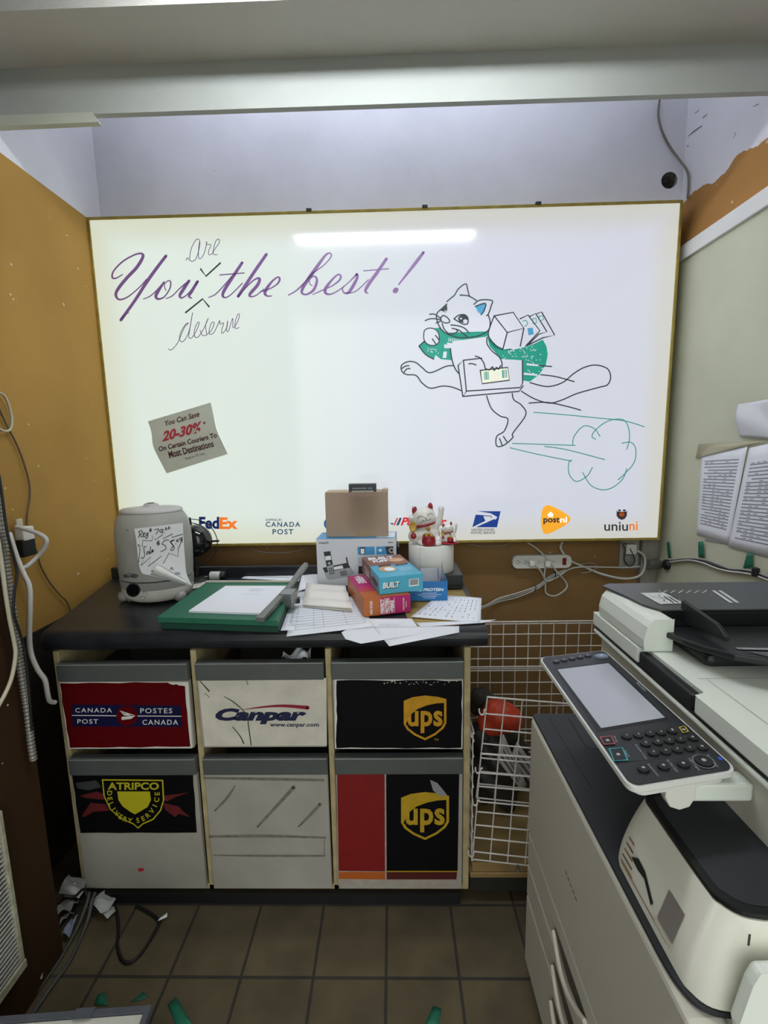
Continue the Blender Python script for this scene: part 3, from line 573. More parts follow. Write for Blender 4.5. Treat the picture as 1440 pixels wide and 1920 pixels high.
def d3(m):
    m.fill(rag([(631, 1276), (866, 1276), (865, 1402), (631, 1403)], 1.4, 9, 4), front, .0006, 1); shield(m, 757, 1304, 837, 1388, 2, 1, .0009)
    m.text('TM', front, (814, 1389, 822, 1385), .0009, 3)
    for k in range(26): x = random.uniform(715, 860); m.disc(x, 1277+random.random()*7, random.uniform(.6, 2), random.uniform(.4, 1.2), front, .001, 0, 5)
sticker(2, 0, '', 'black parcel sticker with a bright gold shield and white chipped edges', [(627, 1274), (868, 1275), (867, 1404), (628, 1404)], [lw, brown, goldm, ylw], d3)
# bin 4: black delivery sticker over white
def d4(m):
    for q in ([(149, 1492), (182, 1484), (196, 1490), (200, 1500), (160, 1496)], [(153, 1530), (170, 1505), (198, 1508), (205, 1520), (176, 1522), (158, 1532)], [(300, 1493), (355, 1486), (330, 1494), (312, 1503)], [(305, 1505), (335, 1512), (342, 1520), (357, 1532), (335, 1526), (328, 1532), (310, 1518)]): m.fill(q, front, .0008, 2)
    m.fill([(142, 1468), (180, 1463), (190, 1476), (165, 1482), (145, 1478)], front, .0009, 4)
    O = [(191, 1461), (306, 1462), (308, 1500), (302, 1520), (288, 1537), (268, 1546), (259, 1554), (250, 1546), (226, 1535), (206, 1518), (194, 1492)]
    m.fill(O, front, .001, 3); m.fill([(250+(a-250)*.955, 1505+(b-1505)*.94) for a, b in O], front, .0013, 1)
    m.fill([(220, 1484), (281, 1484), (283, 1500), (277, 1513), (262, 1522), (253, 1527), (244, 1522), (230, 1512), (222, 1500)], front, .0016, 3)
    m.text('ATRIPCO', front, (202, 1481, 298, 1467), .0016, 3, .03)
    fl_ = lambda u, v, h=0: front(u, -v, h)
    m.arctext('DELIVERY', fl_, (250, -1489), 44.5, 50, 178, 262, 13, .0016, 3, .02); m.arctext('SERVICE', fl_, (250, -1489), 44.5, 50, 281, 361, 13, .0016, 3, .02)
sticker(0, 1, '', 'black sticker with a yellow shield and red lightning bolts', rag([(135, 1453), (362, 1453), (369, 1561), (151, 1562)], .8, 6, 9), [M('delivery_black', '09080a', .55, spec=.15), M('delivery_black', '09080a', .55, spec=.15), M('bolt_red', '5e1519', .6), M('delivery_yellow', 'b8ad1c', .5), M('tape_grey', '3c3e40', .4)], d4)
for k, (q0, q1) in enumerate([((258, 1631), (270, 1630))]):
    m = MB(); m.disc(264, 1631, 6, 3.4, front, .0006, 0, 9); ORG[bins[0, 1]] = ORG[cab]; lab(m.build('paint_spot', M('red_spot', 'c2263a', .5), bins[0, 1], recalc=False), 'small red spot')
# bin 5: tape residue on white
m = MB(); smear = M('tape_residue', '77736a', .8, noise=(50, .35))
for st in ([(441, 1473, 2), (425, 1497, 5), (403, 1520, 3)], [(551, 1476, 7), (520, 1510, 6), (483, 1550, 4)], [(600, 1508, 6), (580, 1530, 5), (560, 1550, 3)], [(383, 1459, 4), (500, 1461, 5), (606, 1463, 4)], [(393, 1569, 4), (500, 1568, 5), (610, 1571, 3)], [(400, 1604, 1.5), (500, 1605, 4), (608, 1605, 3)], [(608, 1575, 1.5), (608, 1603, 1.5)]): m.stroke(st, front, .0006, 0)
ORG[bins[1, 1]] = ORG[cab]; lab(m.build('tape_marks', smear, bins[1, 1], recalc=False), 'grey tape residue marks')
def d6(m):
    m.fill([(632, 1449), (721, 1449), (722, 1634), (635, 1633)], front, .0006, 1); m.fill([(724, 1449), (861, 1449), (858, 1633), (725, 1633)], front, .0006, 2); m.fill([(635, 1635), (722, 1635), (722, 1649), (635, 1648)], front, .0006, 3); m.fill([(725, 1635), (857, 1635), (856, 1649), (725, 1649)], front, .0006, 4)
    m.fill([(725, 1633), (857, 1633), (857, 1635), (725, 1635)], front, .0007, 5)
    shield(m, 752, 1485, 842, 1575, 5, 2, .0009)
    m.fill([(806, 1462), (820, 1468), (838, 1490), (826, 1494), (812, 1482)], front, .002, 6)
sticker(2, 1, '', 'red and black parcel sticker with a dull gold shield', [(631, 1448), (862, 1448), (858, 1662), (634, 1660)], [M('label_brown_white', 'a59a90', .7, noise=(30, .15)), M('bin_red', '7c100e', .5, noise=(20, .1)), brown, M('bin_orange', 'b0581a', .6), M('bin_maroon', '4c130e', .6), ylw, M('clear_tape', '8d8e90', .3)], d6)
# crumpled paper lying in the top middle bin
p = at(556, 1228, 'Y', -.62)
m = MB().grid(lambda u, v: p+V(((u-.5)*.085, (v-.5)*.06, .012*math.sin(9*u+4*v)+.01*math.cos(11*v-3*u)+(u-.5)*.012)), 12, 8)
tag(m.build('crumpled_paper', paper, solid=.0006, recalc=False), 'crumpled white paper scrap in the top middle cabinet bin', 'paper')
# ------------------------------------------------------------------ humidifier
hx, hy = -.838, -.375
hum = thing('humidifier', 'grey and white tabletop humidifier with a translucent tank at the left end of the counter', 'humidifier', (hx, hy, CT))
tank = M('cloudy_tank', 'abaaa3', .35, noise=(12, .12), trans=.25, ior=1.2); hb = M('humidifier_white', 'c6c3bb', .4)
el = lambda r: r
T = Matrix.Diagonal((1.0, .82, 1))
HP = [(.096, .008), (.110, .014), (.119, .026), (.1235, .044), (.1245, .056), (.1255, .060), (.1275, .084), (.1255, .088), (.129, .13), (.131, .19), (.130, .25), (.122, .295), (.108, .318), (.104, .322)]
def hrad(z):
    for (r0, z0), (r1, z1) in zip(HP, HP[1:]):
        if z0 <= z <= z1: return r0+(r1-r0)*(z-z0)/(z1-z0)
    return .096 if z < .01 else .104
MB().lathe(HP[:5], (hx, hy, CT), 48, T=T).build('base', hb, hum)
MB().lathe([(r, z+.0003) for r, z in HP[4:7]], (hx, hy, CT), 48, T=T).build('collar_band', M('humidifier_grey_band', '8d8c88', .4), hum)
MB().lathe([(r, z+.0006) for r, z in HP[7:]]+[(.05, .323), (0, .323)], (hx, hy, CT), 48, T=T).build('water_tank', tank, hum)
lid = MB().lathe([(.106, .323), (.107, .329), (.1, .334), (.05, .339), (.028, .341), (.022, .350), (.0, .351)], (hx, hy, CT), 48, T=T).build('lid', M('humidifier_lid', 'b2b1ae', .4), hum)
ORG[lid] = ORG[hum]
lab(MB().lathe([(.012, .3505), (.012, .3525), (0, .3525)], (hx, hy, CT), 20).build('mist_nozzle', M('nozzle_grey', '55565a', .5), lid), 'dark mist opening')
def hump(px, py):       # point on the base/tank skin seen at a pixel: intersect the elliptic shell
    d = (px-720)/FPX*right+(py-960)/FPX*down+fwd; t = .8; best = (9e9, None)
    for _ in range(900):
        p = CAM+d*t; z = p.z-CT; r = hrad(z)
        e = ((p.x-hx)/r)**2+((p.y-hy)/(r*.82))**2
        if e < best[0]: best = (e, p)
        if e <= 1: break
        t += .0015
    return best[1]
def hs(px, py, h=0):
    p = hump(px, py); n = V(((p.x-hx), (p.y-hy)/.67, 0)).normalized(); return p+n*(h+.0015)
m = MB(); [m.disc(251, 1106, q*2.2, q*2.17, hs, .0035-.0003*q+(0 if q > 5 else .001), 0 if q > 5 else 1, 24) for q in (6, 5, 4, 3, 2, 1)]
lab(m.build('display', [M('display_rim', '3a3c40', .3), M('display_glass', '0b0e12', .08)], hum, recalc=False), 'round black display')
for x, y in ((272, 1112), (268, 1121)):
    m = MB(); m.disc(x, y, 5, 4, hs, .001, 0, 16); m.disc(x, y, 4, 3.1, hs, .0014, 1, 16); m.build('touch_button', [M('button_grey', '908f8a', .5), hb], hum, recalc=False)
m = MB(); m.text('bios MED', hs, (233, 1083, 259, 1076.5), .0012, 0, .04, .2); m.stroke([(232, 1079), (246, 1075), (260, 1079), (252, 1083)], hs, .0012, 0, w=.8); m.build('maker_mark', ink, hum, recalc=False)
m = MB(); m.disc(239.5, 994, 3, 1, hs, .001, 0, 10); m.build('level_mark', M('level_grey', '6c6c6c', .6), hum, recalc=False)
for dx, dy in ((-.105, -.04), (.10, -.045), (0, .085)):
    MB().ball((hx+dx, hy+dy, CT+.021), (.022, .022, .0205), n=16).build('foot', M('foot_frosted', '9d9a97', .4, trans=.2), hum)
# price note taped on it
NY = hy-.114
cN = lambda u, v, h=0: at(200+u/5.143, 920+v/5.143, 'Y', NY-h)
m = MB()
Lft = cr([(265, 368), (285, 480), (300, 640), (320, 750), (350, 800), (400, 812)], 4); Rgt = cr([(735, 310), (740, 430), (748, 560), (758, 680), (770, 800), (822, 915)], 4)
nn = len(Lft)-1
def NF(u, v):
    i = min(int(v*nn), nn-1); k = v*nn-i
    a = [Lft[i][j]*(1-k)+Lft[i+1][j]*k for j in (0, 1)]; b = [Rgt[i][j]*(1-k)+Rgt[i+1][j]*k for j in (0, 1)]
    return cN(a[0]*(1-u)+b[0]*u, a[1]*(1-u)+b[1]*u)
m.grid(NF, 8, 24)
# the curled-up bottom corner: a cone of paper rolling towards the room
A, B = V((430, 815)), V((822, 915)); 
def curl(u, v):
    x = 420+u*(820-420); y = 812+u*(912-812); top_ = 100*(1-u)**.8
    a = v*math.pi; yy = y-top_*(.5-.5*math.cos(a))*(1 if u < .28 else 1); xx = x+70*(1-u)*(.5-.5*math.cos(a))
    return cN(xx, yy, .004+.022*(1-u)**.7*math.sin(a)+.001)
m.grid(curl, 14, 10, 2)
pn = lambda st, w=7, h=.0012: m.stroke(st, cN, h, 1, w=w)
for st in ([(312, 395), (318, 430), (305, 450)], [(308, 400), (330, 385), (345, 400), (325, 425), (340, 448), (352, 440)], [(352, 430), (368, 415), (360, 405), (350, 425), (362, 445), (375, 435)], [(398, 405), (380, 415), (385, 432), (398, 420), (398, 405), (396, 440), (385, 460), (375, 450)],
           [(432, 370), (412, 380), (432, 385), (415, 392)], [(422, 362), (424, 398)], [(460, 378), (500, 370), (478, 420)], [(540, 375), (515, 378), (515, 400), (538, 392), (542, 370), (535, 415)], [(550, 402), (553, 405)], [(572, 355), (565, 375), (580, 375), (572, 355)], [(602, 345), (592, 368), (608, 366), (602, 345)],
           [(382, 540), (360, 545), (362, 585), (365, 630), (345, 655), (335, 640)], [(405, 585), (385, 595), (390, 615), (408, 590), (412, 612)], [(418, 590), (425, 540), (418, 600), (432, 600)], [(432, 590), (448, 575), (438, 570), (436, 595), (452, 582)],
           [(510, 490), (480, 505), (512, 512), (485, 522)], [(497, 478), (500, 530)], [(600, 478), (560, 480), (535, 515), (565, 530), (568, 565), (520, 588)], [(655, 475), (615, 490), (640, 530), (618, 570), (640, 575), (650, 540), (618, 500), (655, 475)], [(665, 510), (667, 513)], [(685, 468), (672, 488), (690, 492), (685, 468)], [(722, 455), (702, 462), (715, 480), (728, 455), (726, 500)]):
    pn(st)
m.stroke([(302, 520), (345, 540), (348, 480), (438, 485), (440, 432), (465, 475), (540, 425), (542, 465), (635, 415), (628, 452), (735, 418), (728, 455), (700, 545), (690, 545), (688, 635), (600, 602), (545, 705), (528, 630), (400, 730), (425, 640), (330, 722), (350, 668), (308, 690), (322, 560), (302, 520)], cN, .0012, 1, w=6, sm=0)
m.text('AL', cN, (610, 762, 648, 735), .0012, 1, .02); m.text('ON', cN, (660, 812, 705, 785), .0012, 1, .02)
m.stroke([(432, 776), (470, 768)], cN, .0012, 1, w=8, sm=0)
tag(m.build('price_note', [M('note_paper', 'e6e7ea', .8), M('note_ink', '24242a', .7), M('note_curl', 'd3d2cf', .8)], recalc=False), 'handwritten white price note with a curled corner on the front of the humidifier', 'note')
# round fan behind it
fc = at(366, 1016, 'Y', -.16); PF = -.16
fan = thing('desk_fan', 'round black fan with a glossy dark dome and two wire rings behind the humidifier', 'fan', (fc.x, PF, CT))
R2 = lambda px: px/FPX*1.85
Tf = Matrix.Rotation(math.radians(90), 4, 'X')
MB().lathe([(R2(31), .0), (R2(31), .02), (R2(27), .045), (R2(18), .062), (R2(8), .068), (0, .069)], (fc.x-.012, PF+.04, fc.z), 36, T=Tf).build('dome', M('glossy_black', '101214', .12, coat=.6), fan)
circ = lambda c, r, y, n=40: [(c.x+r*math.cos(2*math.pi*k/n), y, c.z+r*math.sin(2*math.pi*k/n)) for k in range(n)]
dkw = M('dark_wire', '33353a', .35, metal=.5)
MB().tube(circ(fc, R2(44), PF-.01), .0018, 6, sm=0, closed=True).build('outer_ring', dkw, fan)
MB().tube(circ(fc+V((-.008, 0, 0)), R2(38), PF-.02), .0018, 6, sm=0, closed=True).build('inner_ring', dkw, fan)
for a in (95, 3): 
    d = V((math.cos(math.radians(a)), 0, math.sin(math.radians(a)))); p = fc+d*R2(43.5); p.y = PF-.012
    m = MB().tube([p-d*.022, p+d*.009], .0042, 8, sm=0); m.build('ring_clip', black, fan)
MB().tube([(fc.x-.01, PF+.02, fc.z-R2(30)), (fc.x-.01, PF+.012, CT+.012)], .011, 10, sm=0).build('stem', black, fan)
MB().lathe([(.058, .0), (.058, .006), (.045, .012), (0, .014)], (fc.x-.01, -.178, CT+.0006), 28).build('foot', black, fan)
# ------------------------------------------------------------------ paper cutter and stack
CZ = CT+.040
c4 = [at(x, y, 'Z', CZ) for x, y in ((294, 1157), (521, 1164), (551, 1091), (388, 1091))]      # front left, front right, back right, back left
cut = thing('paper_cutter', 'green guillotine paper cutter with a grey lever arm on the counter', 'paper cutter', ((c4[0]+c4[2])/2).to_tuple()[:2]+(CT,))
gcut = M('cutter_green', '2a6a52', .5, noise=(40, .08)); gdark = M('cutter_dark_green', '1b4537', .5)
m = MB(); f = bil(*c4, nrm=(0, 0, 1)); m.prism([(0, 0), (1, 0), (1, 1), (0, 1)], f, -.018, 0, 0); m.bev(.002, 1)
gline = M('cutter_grid', '246248', .5)
for k in range(1, 28): m.rect(k/28, .01, k/28+.0016, .96, f, .0003, 1); m.rect(.0, .01+k*.034, .99, .0115+k*.034, f, .0003, 1)
m.build('board', [gcut, gline], cut)
m = MB(); m.prism([(.02, .015), (1, .015), (1, .985), (.02, .985)], f, -.0399, -.0205, 0); m.bev(.002, 1).build('base', gdark, cut)
m = MB(); m.prism([(0, .965), (.98, .965), (.98, 1.0), (0, 1.0)], f, .0002, .006, 0); m.bev(.001, 1).build('ruler', M('pale_ruler', 'b9b8a8', .4), cut)
stl = M('brushed_steel', '8e9090', .35, metal=.7, noise=(60, .15)); gp = M('grey_enamel', '6f716f', .4, metal=.2)
a0 = at(492, 1156, 'Z', CZ+.014); a1 = at(538, 1106, 'Z', CZ+.022); a2 = at(573, 1060, 'Y', c4[2].y-.02)
d = (a1-a0); side = V((d.y, -d.x, 0)).normalized()
m = MB(); fb = lambda u, v, h=0: a0+(a1-a0)*u+side*v+V((0, 0, h)); m.prism([(-.1, -.011), (1.1, -.009), (1.1, .009), (-.1, .013)], fb, -.008, .006); m.bev(.002, 1).build('blade_arm', gp, cut)
m = MB(); m.tube([(*a1, .008), (*(a1+(a2-a1)*.35), .0105), (*(a1+(a2-a1)*.8), .0125), (*a2, .011)], .01, 12, sm=3); m.ball(a2, .0108, n=12); m.build('handle', M('worn_grey_handle', '7d7f7b', .5, noise=(60, .2)), cut)
m = MB(); m.box(-.022, .022, -.03, .03, -.024, .02, T=rotz(at(541, 1119, 'Z', CZ+.01), math.atan2(d.y, d.x)-math.pi/2)).bev(.003).build('blade_guard', stl, cut)
m = MB(); m.box(-.02, .022, -.012, .012, -.008, .008, T=rotz(at(550, 1126, 'Z', CZ-.012), .15)).bev(.002).build('lock_knob', black, cut)
def sheet(corners, lines=(), wav=.0, n=10, seed=0, extra=None):
    """paper between four points (u right, v up on the page) with printed lines; wav bends it"""
    r_ = random.Random(seed); f0 = bil(*corners); a, b = r_.uniform(2, 5), r_.uniform(0, 6)
    f = lambda u, v, h=0: f0(u, v, h+wav*(math.sin(a*u+b)*math.sin(2.3*v+b)+1))
    m = MB().grid(lambda u, v: f(u, v), n, n)
    for l in lines:
        u0, v0, u1, v1 = l[:4]; k = max(1, int(abs(u1-u0)*n)); mi = l[4] if len(l) > 4 else 1
        for i in range(k): m.rect(u0+(u1-u0)*i/k, v0, u0+(u1-u0)*(i+1)/k, v1, f, .0005, mi)
    if extra: extra(m, f)
    return m
def Q(z, *px): return [at(p[0], p[1], 'Z', p[2] if len(p) > 2 else z) for p in px]
PM = [paper, ink, greyink]
m = MB(); fs = bil(*Q(CZ+.003, (354, 1147), (497, 1152), (543, 1100), (423, 1100)), nrm=(0, 0, 1))
m.prism([(0, 0), (1, 0), (1, 1), (0, 1)], fs, -.0027, .0035)
for k in range(4): m.rect(.45, .86-.03*k, .62+.05*(k % 2), .865-.03*k, fs, .004, 1)
m.rect(.38, .62, .72, .625, fs, .004, 1)
tag(m.build('paper_stack', [paper, greyink]), 'neat stack of white printed sheets on the green paper cutter', 'paper')
def rows(u0, u1, v0, v1, n, h=.006, rnd=0, mi=2, seed=1):
    r_ = random.Random(seed); return [(u0, v0+(v1-v0)*i/n, u1-r_.random()*rnd*(u1-u0), v0+(v1-v0)*i/n+h, mi) for i in range(n)]
# ------------------------------------------------------------------ loose papers on the counter
kr = M('kraft_paper', 'a58d52', .8, noise=(20, .08))
m = sheet(Q(CT+.0006, (772, 1182), (906, 1166), (866, 1105), (745, 1108)), n=4)
tag(m.build('kraft_envelope', kr, recalc=False, solid=.0004), 'flat brown kraft envelope under the papers at the right end of the counter', 'envelope')
form = rows(.08, .92, .12, .9, 12, .004)+[(u, .12, u+.004, .9, 2) for u in (.08, .3, .42, .7, .92)]
tag(sheet(Q(CT+.0012, (526, 1183), (640, 1178), (640, 1112), (553, 1108)), rows(.1, .9, .1, .9, 9, .004), .0004, seed=1).build('paper_sheet', PM, recalc=False, solid=.0003), 'white sheet sticking out left from under the printed table form', 'paper')
tag(sheet(Q(CT+.0022, (537, 1194, CT+.001), (702, 1175), (668, 1118), (553, 1122)), form, .0005, seed=2).build('printed_form', PM, recalc=False, solid=.0003), 'white printed table form under the folded cream paper on the counter', 'paper')
tag(sheet(Q(CT+.0030, (730, 1212, .916), (861, 1186), (861, 1174), (700, 1176)), (), .0002, seed=3).build('paper_sheet', PM, recalc=False, solid=.0003), 'blank white sheet with a pointed corner over the counter edge, beneath the others', 'paper')
sk = [(.55+.04*k, .62+.02*(k % 3), .58+.04*k, .625+.02*(k % 3), 2) for k in range(9)]+[(.55+.05*k, .5, .553+.05*k, .62, 2) for k in range(7)]
dr = Q(CT+.004, (648, 1200, .921), (677, 1210, .916), (792, 1185), (772, 1160), (690, 1160), (640, 1184))
m = MB(); m.fill([(p.x, p.y) for p in dr], lambda u, v, h=0: V((u, v, CT+.004+h-max(0, -.69-v)*.12)), 0, 0)
fdr = bil(*Q(CT+.004, (640, 1184), (792, 1185), (772, 1160), (690, 1160)))
for l in sk: m.rect(l[0]-.15, l[1]-.1, l[2]-.15, l[3]-.1, fdr, .0006 if fdr(0, 0, 1).z > 1 else -.0006, 2)
tag(m.build('paper_sheet', PM, recalc=False, solid=.0003), 'white sheet with a rounded corner hanging over the front counter edge', 'paper')
rc = []
r_ = random.Random(5)
for cx_ in range(11):
    for k in range(7):
        if r_.random() < .75: rc.append((.07+cx_*.082, .1+k*.115, .07+cx_*.082+r_.uniform(.008, .018), .1+k*.115+r_.uniform(.03, .08), 2))
tag(sheet(Q(CT+.0045, (770, 1158), (901, 1167), (903, 1122), (822, 1116)), rc, .0012, seed=6).build('receipt_sheet', PM, recalc=False, solid=.0003), 'white receipt sheet with columns of small print at the right end of the counter', 'paper')
tag(sheet(Q(CT+.0035, (788, 1176), (904, 1168), (930, 1162, CT+.004), (780, 1168)), (), .0003, seed=7).build('paper_sheet', PM, recalc=False, solid=.0003), 'narrow blank white sheet poking past the right end of the counter', 'paper')
m = MB()
e0, e1, e2, e3 = Q(CT+.006, (568, 1138), (661, 1147), (648, 1106), (574, 1098))
fe = bil(e0, e1, e2, e3, nrm=(0, 0, 1)); fz = lambda u, v, h=0: fe(u, v, h+.013*abs(math.sin(2.2*math.pi*v+.5))*(.5+.5*u)+.004)
m.grid(lambda u, v: fz(u, v), 6, 16); m.grid(lambda u, v: fe(u, v, .0005), 2, 2)
tag(m.build('folded_paper', M('cream_paper', 'dfdcd4', .8, noise=(12, .03)), recalc=False, solid=.0005), 'folded blank cream paper lying on the table form in front of the phone box', 'paper')
tag(sheet(Q(CT+.0010, (452, 1085), (560, 1090), (572, 1066), (486, 1064)), rows(.15, .85, .2, .85, 5, .03, .5), .0006, seed=8).build('printed_sheet', PM, recalc=False, solid=.0003), 'printed white sheet lying behind the paper cutter', 'paper')
tag(sheet(Q(CT+.0018, (558, 1112), (596, 1096), (599, 1073), (566, 1077)), (), .003, seed=9).build('paper_sheet', PM, recalc=False, solid=.0003), 'curved white sheet between the cutter handle and the phone box', 'paper')
tag(sheet(Q(CT+.0010, (345, 1107), (382, 1102), (390, 1080), (350, 1084)), rows(.2, .8, .2, .85, 6, .02), .0005, seed=10).build('booklet', [M('booklet_cream', 'c3bfae', .8), ink, greyink], recalc=False, solid=.004), 'cream printed booklet between the humidifier and the paper cutter', 'booklet')
rp = at(394, 1089, 'Z', CT)
roll = thing('paper_roll', 'small white roll with a black end behind the paper cutter', 'roll', (rp.x, rp.y, CT))
Tr = Matrix.Rotation(math.radians(90), 4, 'Y')
MB().lathe([(.018, 0), (.018, .042)], (rp.x, rp.y+.01, CT+.0185), 20, T=Tr).build('label_wrap', M('roll_white', 'c9cac6', .6, noise=(60, .2)), roll)
MB().lathe([(.0185, .0425), (.019, .058), (.015, .062), (0, .062)], (rp.x, rp.y+.01, CT+.0185), 20, T=Tr).build('end_cap', black, roll)
# ------------------------------------------------------------------ boxes
def boxq(FL, FR, BL, h):
    """box from three top corners and a height: returns face maps"""
    FL, FR, BL = V(FL), V(FR), V(BL); BR = FR+BL-FL; dn_ = V((0, 0, -h))
    F = dict(front=bil(FL+dn_, FR+dn_, FR, FL), top=bil(FL, FR, BR, BL), left=bil(BL+dn_, FL+dn_, FL, BL), right=bil(FR+dn_, BR+dn_, BR, FR))
    m = MB(); vs = [FL+dn_, FR+dn_, BR+dn_, BL+dn_, FL, FR, BR, BL]
    m.add(vs, [(0, 3, 2, 1), (4, 5, 6, 7), (0, 1, 5, 4), (1, 2, 6, 5), (2, 3, 7, 6), (3, 0, 4, 7)])
    return m, F
H = .196
FL = at(596, 1100, 'Z', CT); FR = at(744, 1099, 'Z', CT); up = V((0, 0, 1))
zt = at(596, 1011, 'Y', FL.y).z; FL.z = FR.z = zt; FR.y = FL.y
m, F = boxq(FL, FR, FL+V((.004, .135, 0)), zt-CT-.001); m.bev(.0015, 1); f = F['front']; t = F['top']
pb = [M('phone_box_white', 'c9cbd0', .5), M('phone_box_blue', '3f8fc4', .4), M('phone_black', '26282c', .4), M('phone_silver', '9fa2a6', .4), M('phone_grey', '6f7276', .5), M('screen_pale', 'dfe6ea', .4)]
m.rect(.0, .0, 1, 1, t, .0006, 1); m.rect(.75, .1, .98, .9, t, .0009, 5)
m.text('vtech', f, (.03, .9, .155, .955), .0006, 2, .01); m.rect(.9, .905, .96, .92, f, .0006, 2)
m.rect(.515, .66, .73, .83, f, .0006, 1); m.rect(.75, .66, .965, .83, f, .0006, 1); m.fill([(.86, .83), (.965, .83), (.965, .66), (.885, .66)], f, .0009, 2); m.disc(.94, .745, .035, .055, f, .0012, 3); m.disc(.94, .745, .02, .03, f, .0014, 2)
m.rect(.545, .665, .61, .82, f, .0009, 2); m.rect(.555, .68, .6, .79, f, .0011, 5); m.disc(.8, .75, .02, .03, f, .0009, 5)
for k in range(7): m.rect(.52, .60-.03*k, .72, .606-.03*k, f, .0006, 4)
m.rect(.52, .26, .6, .42, f, .0006, 2)
cP = lambda u, v, h=0: f((u-235)/945, 1-(v-790)/580, h)        # phone picture traced from the box front
m.fill([(320, 945), (400, 935), (425, 1100), (350, 1125)], cP, .0010, 2); m.fill([(335, 1000), (400, 990), (410, 1040), (342, 1050)], cP, .0013, 5); m.disc(382, 1085, 18, 16, cP, .0013, 3)
m.fill([(350, 1125), (425, 1105), (440, 1210), (375, 1230)], cP, .0012, 3)
m.fill([(300, 1140), (600, 1080), (680, 1210), (600, 1250), (385, 1290), (350, 1285)], cP, .0006, 3); m.fill([(300, 1140), (600, 1080), (630, 1140), (330, 1200)], cP, .0008, 2); m.fill([(425, 1135), (535, 1110), (550, 1150), (440, 1168)], cP, .0010, 5)
m.fill([(580, 1015), (595, 1010), (620, 1140), (600, 1145)], cP, .0010, 2)
for i in range(3):
    for j in range(4): x, y = 372+i*22+j*3, 1145+j*22-i*4; m.fill([(x, y), (x+15, y-3), (x+17, y+11), (x+2, y+14)], cP, .0015, 2)
    for j in range(3): x, y = 505+i*26+j*6, 1190+j*20-i*6; m.fill([(x, y), (x+18, y-4), (x+21, y+9), (x+3, y+13)], cP, .0015, 2)
tag(m.build('phone_box', pb), 'white cordless phone box with a blue top and a printed phone on the counter', 'box')
b0 = at(612, 1007, 'Z', zt+.0025); b1 = at(728, 1006, 'Z', zt+.0025); b1.y = b0.y
z2 = at(612, 924, 'Y', b0.y).z; b0.z = b1.z = z2
m, F = boxq(b0, b1, b0+V((.0, .115, 0)), z2-zt-.0015)
card = M('cardboard', 'a08b78', .8, noise=(8, .06), bump=(300, .08)); cardtop = M('cardboard_flap', 'b09a80', .8)
m.bev(.002, 1); f = F['front']; t = F['top']
m.rect(.47, .0, .75, .14, f, .0006, 1)
m.fill([(0, .02), (1, .02), (1, .97), (0, .97)], t, .0008, 2)
for q in ([(.90, .3), (1.01, .2), (1.0, .95), (.93, .9)],): m.prism(q, t, .0015, .006, 2)
tag(m.build('cardboard_box', [card, M('brown_tape', '9c8260', .3), cardtop]), 'plain brown cardboard box standing on the white phone box', 'box')
k0 = at(654, 922, 'Z', z2+.0095); k1 = at(705, 922, 'Z', z2+.0095); k1.y = k0.y; z3 = at(654, 908, 'Y', k0.y).z; k0.z = k1.z = z3
m, F = boxq(k0, k1, k0+V((0, .045, 0)), z3-z2-.0075); m.bev(.001, 1); f = F['front']
[m.rect(.14+k*.052, .40, .14+k*.052+.034, .54, f, .0006, 1) for k in range(14) if k != 10]; m.fill([(.08, .02), (.92, .02), (.88, .18), (.12, .18)], f, .0006, 2)
tag(m.build('small_box', [M('small_box_black', '20262a', .35), M('small_box_print', '9aa3a4', .5), M('small_box_pale', 'a9a89e', .5)]), 'small black box with pale print on top of the cardboard box', 'box')
# bar boxes
zp = CT+.064
P_ = Q(zp, (682, 1123), (769.5, 1114.5), (652, 1080))
m, F = boxq(*P_, .0585); m.bev(.001, 1); f, t, l = F['front'], F['top'], F['left']
pinks = [M('bar_box_magenta', 'b01a68', .4), M('bar_box_orange', 'b8652e', .4), M('bar_print_white', 'e6dde0', .5), M('bar_box_rose', 'b53a50', .4)]
m.rect(0, 0, .33, 1, f, .0005, 1); m.rect(.33, 0, .55, 1, f, .0005, 3); m.rect(0, 0, 1, 1, l, .0005, 1); m.rect(.0, 0, 1, .25, t, .0005, 1); m.rect(.0, .25, 1, .42, t, .0005, 3)
rot = lambda g: (lambda u, v, h=0: g(1-v, u, h))     # lettering turned a quarter
def vt_(mb, s, g, u0, u1, v0, v1, mi, bold=.03): mb.text(s, lambda a, b, h=0: g(u0+(1-b)*(u1-u0), v0+a*(v1-v0), h), (0, 0, 1, 1), .0012, mi, bold)
vt_(m, 'HIGH SUGAR', f, .12, .18, .1, .85, 2)
for k, s_ in enumerate(('PERFECT', 'PROTEIN', '+FIBRE')): vt_(m, s_, f, .345+k*.105, .425+k*.105, .08, .9 if k < 2 else .78, 2, .05); m.rect(.432+k*.105, .05, .44+k*.105, .93, f, .001, 2)
vt_(m, 'PEANUT BUTTER', f, .83, .865, .15, .85, 2); vt_(m, '& JELLY', f, .89, .92, .3, .68, 2)
m.text('+FIBRE', lambda a, b, h=0: t(.12+b*.2, .95-a*.35, h), (0, 0, 1, 1), .001, 2, .05); m.rect(.38, .58, .40, .95, t, .001, 2)
tag(m.build('protein_bar_box', pinks), 'pink and orange bar carton, lower of the two stacked bar cartons', 'box')
zb = zp+.0595
P_ = Q(zb, (711, 1083), (793, 1075), (677, 1043))
m, F = boxq(P_[0], P_[1], P_[0]+(P_[2]-P_[0])*.93, .0575); m.bev(.001, 1); f, t, l = F['front'], F['top'], F['left']
bl = [M('bar_box_blue', '4fa8c4', .4), M('bar_box_cocoa', '8a6052', .5), M('print_black', '16181c', .5), M('print_white', 'e8ebec', .5), M('bar_biscuit', 'c9a27c', .6), M('bar_choc', '5d4038', .5)]
